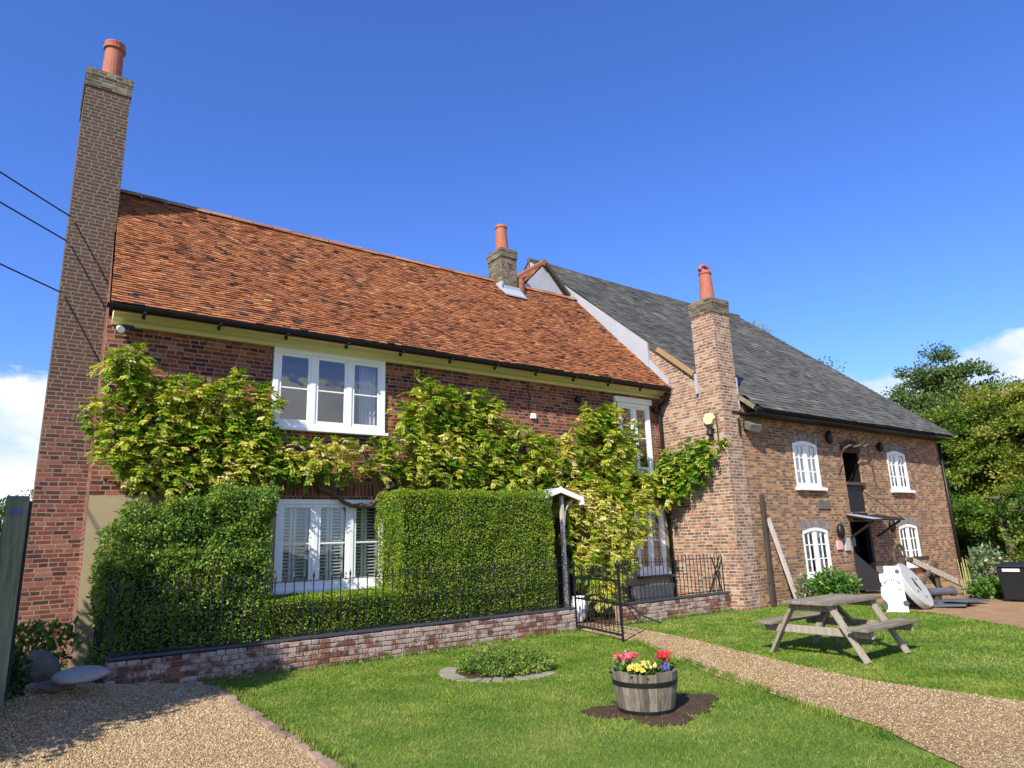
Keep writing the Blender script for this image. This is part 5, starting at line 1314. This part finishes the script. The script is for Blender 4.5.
# bins
t = thing('wheeled_bin', 'black plastic bin with pale label, the left one of the pair at right edge', 'bin', (18.6, 6.15, 0), 'black bins by the yard')
b = MB(); b.hexa([(18.30, 5.92, .05), (18.72, 5.92, .05), (18.72, 6.40, .05), (18.30, 6.40, .05), (18.24, 5.86, .76), (18.80, 5.86, .76), (18.80, 6.44, .76), (18.24, 6.44, .76)]); b.build('body', MAT['bin'], t, bevel=.02)
b = MB(); b.hexa([(18.20, 5.84, .765), (18.84, 5.84, .765), (18.84, 6.46, .765), (18.20, 6.46, .765), (18.24, 5.87, .83), (18.80, 5.87, .86), (18.80, 6.43, .86), (18.24, 6.43, .83)]); b.build('lid', MAT['bin'], t, bevel=.02)
b = MB(); b.hexa([(18.228, 5.98, .67), (18.235, 5.98, .67), (18.235, 6.32, .67), (18.228, 6.32, .67), (18.218, 5.98, .735), (18.228, 5.98, .735), (18.228, 6.32, .735), (18.218, 6.32, .735)]); b.build('bin_label', MAT['label'], t)
for y in (5.95, 6.37):
    b = MB(); b.tube([(18.70, y-.03, .09), (18.70, y+.03, .09)], .09, 12); b.build('wheel', MAT['black'], t)
copy_tree(t, (18.52, 5.46, 0), None, 'black plastic bin with pale label, the right one cut by the right edge')

bush('corner_plant', .02, 10.0, .28, .3, .62, 900, 'plantshade', .10, 'dark leafy plant at the foot of the timber gate post by the stones', 'plant', z0=.1)
bush('corner_plant', -.25, 9.2, .2, .3, .45, 500, 'plantshade', .09, 'low dark plant at left picture edge in front of timber gate post', 'plant', z0=.0)
# ------------------------------------------------------------------ trees
def tree(name, lbl, x, y, h, crowns, n, mat, leaf, trunk=.3, cat='tree', group=None, z0=0., dense=1.):
    """crowns: list of (dx, dy, z, rx, ry, rz)"""
    t = thing(name, lbl, cat, (x, y, z0), group)
    C = []; U = []; TT = []
    vol = sum(c_[3]*c_[5] for c_ in crowns)
    for (dx, dy, z, rx, ry, rz_) in crowns:
        k = int(n*rx*rz_/vol); nc = max(8, int(k/190))
        u = rnd_dirs(nc); rad = rng.random(nc)**.3
        cc_ = np.stack([x+dx+u[:, 0]*rx*rad, y+dy+u[:, 1]*ry*rad, z0+z+u[:, 2]*rz_*rad], 1)
        idx = rng.integers(0, nc, k); sp = rng.normal(size=(k, 3)); sp = sp/np.linalg.norm(sp, axis=1, keepdims=True)*(rng.random((k, 1))**.5); sp[:, 2] = np.where(sp[:, 2] < 0, sp[:, 2]*.35, sp[:, 2]*.8); sp = sp*leaf*4.2*(.55+.9*rng.random(nc))[idx][:, None]; TT.append(rng.normal(0, .16, nc)[idx])
        C.append(cc_[idx]+sp); U.append(u[idx]*.5+sp/(leaf*3))
    C = np.concatenate(C); U = np.concatenate(U); TT = np.concatenate(TT)
    C[:, 2] = np.maximum(C[:, 2], z0+.05)
    k = len(C)
    leaf_obj('crown', C, U+rnd_dirs(k)*.9, U+rnd_dirs(k)*.7+[0, 0, .5], leaf*(.6+.8*rng.random(k)), leaf*.6*(.6+.8*rng.random(k)), np.clip(rng.normal(.45, .12, k)+TT, 0, 1), MAT[mat], t)
    b = MB(); b.tube([(x, y, z0-.1), (x+.1, y, z0+h*.25), (x-.05, y+.1, z0+h*.45), (x, y, z0+h*.66)], [trunk, trunk*.75, trunk*.5, trunk*.12], 8)
    for i in range(9):
        c_ = crowns[i % len(crowns)]; u = rnd_dirs(1)[0]; s = .25+.45*random.random()
        e = Vector((x+c_[0]+u[0]*c_[3]*.75, y+c_[1]+u[1]*c_[4]*.75, z0+c_[2]+abs(u[2])*c_[5]*.6)); a = Vector((x, y, z0+h*s))
        b.tube([a, a.lerp(e, .5)+Vector((0, 0, .15)), e], [trunk*.4, trunk*.25, trunk*.06], 6)
    b.build('trunk', MAT['bark'], t, smooth=True)
    return t


GT = 'trees beyond the mill yard'
tree('tall_tree', 'tallest bluish green tree rising past the right end of the mill roof', 36, 14.0, 11.8, [(0, 0, 6.6, 2.3, 2.3, 2.6), (-1, 1.4, 5.6, 2.4, 2.4, 2.4), (.1, -.2, 8.6, 1.6, 1.6, 1.6), (.4, -1.4, 7.6, 1.8, 1.8, 1.6), (1.2, -.8, 4, 2.4, 2, 2.5), (-.6, 2.6, 4.4, 2.2, 2.2, 2.4)], 70000, 'treeC', .15, .32, group=GT)
tree('turning_tree', 'broad yellowing green tree filling the right edge behind the bins', 32.5, 9.4, 9.4, [(0, 0, 4.2, 2.7, 2.6, 2.5), (-1.2, 1.8, 4.9, 1.9, 1.9, 1.8), (.3, -1.2, 5.6, 2.0, 2.0, 1.6), (-.6, .4, 2.2, 2.8, 2.5, 2.1), (-.4, .9, 6.2, 1.4, 1.4, 1.0)], 60000, 'treeB', .13, .3, group=GT)
tree('dense_tree', 'dense mid green tree close behind the right corner of the mill', 30.8, 12.3, 8.0, [(0, 0, 4.0, 2.1, 2.1, 2.3), (-.5, .8, 2.1, 2.2, 2, 1.9), (.4, -.6, 5.4, 1.6, 1.6, 1.3), (.4, 1.4, 5.0, 1.6, 1.6, 1.5)], 60000, 'treeA', .13, .28, group=GT)
tree('far_tree', 'paler far tree showing above the yellowing tree at the right edge', 44, 12.8, 11.5, [(0, 0, 7.2, 2.6, 2.6, 2.2), (.5, -1.5, 5, 3.5, 3, 2.8), (1, -2.6, 7.8, 2, 2, 1.6)], 26000, 'treeC', .18, .35, group=GT)
tree('leafy_tree', 'yellowish tree with its top just under the white cloud at right', 41, 18.0, 9.8, [(0, 0, 5.8, 2.6, 2.6, 2.4), (-.6, .8, 7.2, 1.3, 1.3, 1.1)], 24000, 'treeB', .18, .35, group=GT)
tree('under_tree', 'dark bushy evergreen low between the mill corner and the bins', 29.3, 9.8, 3.9, [(0, 0, 1.7, 1.6, 2.0, 1.8), (.9, -1.8, 1.5, 1.6, 1.8, 1.6), (2, -3.6, 1.4, 1.6, 1.8, 1.6)], 24000, 'treeA', .11, .18, group=GT)
tree('backdrop_tree', 'shady tree at the back showing low between turning tree trunks', 35, 10.2, 5, [(0, 0, 2.4, 2.6, 2.6, 2.4), (1.5, -3, 2.2, 2.4, 2.4, 2.2), (2.5, -6.5, 2.4, 2.6, 2.4, 2.4)], 26000, 'treeA', .15, .2, group=GT)
tree('distant_tree', 'distant tree whose tip shows over the middle of the slate ridge', 37.9, 25.1, 15.6, [(0, 0, 14.4, .7, .7, .9), (0, 0, 10, 3, 3, 3)], 12000, 'treeB', .17, .35, group='tree tops behind the mill')
tree('distant_tree', 'distant tree whose tip peeps over the sloping right edge of the slate roof', 40, 21.4, 12.3, [(0, 0, 11.2, .5, .5, .7), (0, 0, 8, 2.5, 2.5, 2.2)], 10000, 'treeA', .17, .35, group='tree tops behind the mill')
tree('distant_bush', 'far hedgerow bush seen past the timber post at left edge', -1.2, 44, 5.2, [(0, 0, 2.8, 3.2, 2.5, 2.4), (3.2, .6, 2.2, 1.6, 2, 2)], 9000, 'treeA', .2, .25, cat='bush')
# garden tree beside the drive, left of the picture: its shade lies over the corner
tree('drive_tree', 'leafy garden tree beside the drive, casting shade on the corner', -2.5, 8.0, 4.4, [(0, 0, 2.2, 1.3, 1.5, 1.0), (1.3, 1.1, 1.95, .6, .5, .45), (1.15, 1.75, 2.85, .6, .45, .55), (.6, 1.7, 2.9, .7, .5, .6), (.9, 1.4, 2.4, .6, .5, .5), (1.0, -.05, 3.4, .8, .45, .7), (-.4, -.5, 1.6, .9, 1.0, .8)], 76000, 'treeA', .09, .12)

tree('added_shade_tree', 'unseen taller tree added by the drive to cast shade on the wall end', -3.8, 7.15, 5.6, [(0, -.1, 4.3, 1.3, .65, .9), (0, 1.0, 5.0, 1.0, .38, .55), (-.8, -.3, 3.4, 1.0, .7, .8)], 60000, 'treeA', .09, .14)  # unseen tree added to deepen the shade at the left corner

# ------------------------------------------------------------------ grass and gravel
def grass(n, poly, excl, xr, yr, h, wd):
    x = xr[0]+rng.random(n)*(xr[1]-xr[0]); y = yr[0]+rng.random(n)*(yr[1]-yr[0])
    k = inpoly(x, y, poly)
    for e in excl: k &= ~inpoly(x, y, e)
    k &= ~(((x-bx)/.70)**2+((y-by)/.66)**2 < 1); k &= ~((x-BX)**2+(y-BY)**2 < .3**2)
    k &= ~(inpoly(x, y, pts_soil) & (rng.random(n) < .90))
    x, y = x[k], y[k]; n = len(x)
    dist = np.sqrt(x*x+y*y); sc_ = np.clip(dist/5, 1, 2.6)
    z = gz(x, y); hh = h*(.5+rng.random(n)); a = rng.random(n)*2*PI; ww = wd*sc_
    lx, ly = rng.normal(size=n)*.8*hh, rng.normal(size=n)*.8*hh
    v = np.stack([np.stack([x-np.cos(a)*ww, y-np.sin(a)*ww, z-.002], 1), np.stack([x+np.cos(a)*ww, y+np.sin(a)*ww, z-.002], 1), np.stack([x+lx, y+ly, z+hh], 1)], 1).reshape(-1, 3)
    return v, np.clip(rng.normal(.43, .10, n), 0, 1)


pts_soil = pts
v1, t1 = grass(190000, LAWN, [PATH], (1.5, 9.5), (2.0, 10.3), .022, .0034)
v2, t2 = grass(70000, LAWN, [PATH], (8.0, 17), (2.5, 10.0), .024, .0042)
v = np.concatenate([v1, v2]); tt = np.concatenate([t1, t2])
o = mesh_obj('lawn_grass', v, np.arange(len(v)).reshape(-1, 3), tt, MAT['blade']); tag(o, 'short mown green grass with pale dry patches', 'grass', kind='stuff')


def pebbles(n, poly, xr, yr, r0_, r1_, z0):
    x = xr[0]+rng.random(n)*(xr[1]-xr[0]); y = yr[0]+rng.random(n)*(yr[1]-yr[0]); k = inpoly(x, y, poly); x, y = x[k], y[k]; n = len(x)
    d = np.sqrt(x*x+y*y); r_ = (r0_+(r1_-r0_)*rng.random(n)**2)*np.clip(d/5, 1, 1.8); z = gz(x, y)+z0+r_*.25
    c = np.stack([x, y, z], 1)
    base = np.array([(1, 0, 0), (-1, 0, 0), (0, 1, 0), (0, -1, 0), (0, 0, 1), (0, 0, -1)], float)
    a = rng.random(n)*2*PI; ca, sa = np.cos(a), np.sin(a); sx_, sy_, sz_ = r_*(.8+.5*rng.random(n)), r_*(.6+.4*rng.random(n)), r_*(.45+.3*rng.random(n))
    V = np.zeros((n, 6, 3))
    for i, q_ in enumerate(base):
        lx, ly = q_[0]*sx_, q_[1]*sy_
        V[:, i, 0] = c[:, 0]+lx*ca-ly*sa; V[:, i, 1] = c[:, 1]+lx*sa+ly*ca; V[:, i, 2] = c[:, 2]+q_[2]*sz_
    F = np.array([(0, 2, 4), (2, 1, 4), (1, 3, 4), (3, 0, 4), (2, 0, 5), (1, 2, 5), (3, 1, 5), (0, 3, 5)])
    f = (F[None]+np.arange(n)[:, None, None]*6).reshape(-1, 3)
    return V.reshape(-1, 3), f, np.repeat(rng.random(n), 8)


m, t_ = newmat('pebble'); c_ = t_.ramp(tint(t_), [(0, (.20, .125, .055)), (.4, (.36, .24, .115)), (.7, (.44, .315, .16)), (.93, (.50, .39, .23)), (1, (.58, .5, .38))])
t_.put(t_.b.inputs['Base Color'], c_); t_.b.inputs['Roughness'].default_value = .8
for nm, args, lbl in (('drive_pebbles', (95000, DRIVE, (-1, 2.3), (3.5, 10.3), .0045, .0105, .004), 'loose golden pea gravel on the drive'), ('path_pebbles', (70000, PATH, (5, 10), (2, 10.3), .004, .0085, .012), 'loose golden pea gravel on the garden path')):
    v, f, tn = pebbles(*args); o = mesh_obj(nm, v, f, tn, m, smooth=True); tag(o, lbl, 'gravel', kind='stuff')

# grass tufts along the wall feet and the path edges
C = []
for _ in range(420):
    r_ = random.random()
    if r_ < .5: p = (2.2+random.random()*11.3, 10.27+random.gauss(0, .02))
    elif r_ < .75: s = random.random(); p = (8.6-s*2.6+random.gauss(0, .03), 8.5-s*5.4)
    else: s = random.random(); p = (2.33+random.gauss(0, .02), 10-s*5)
    if 8.9 < p[0] < 10.1 and p[1] > 9.8: continue
    for k in range(14): C.append((p[0]+random.gauss(0, .03), p[1]+random.gauss(0, .02), float(gz(np.float64(p[0]), np.float64(p[1])))))
C = np.array(C); k = len(C)
o = leaf_obj('edge_grass', C, rnd_dirs(k)*.4+[0, 0, 1], rnd_dirs(k), .05+.06*rng.random(k), .008, np.clip(rng.normal(.4, .2, k), 0, 1), MAT['blade'])
tag(o, 'longer uncut grass along the wall foot and path edge', 'grass', kind='stuff')
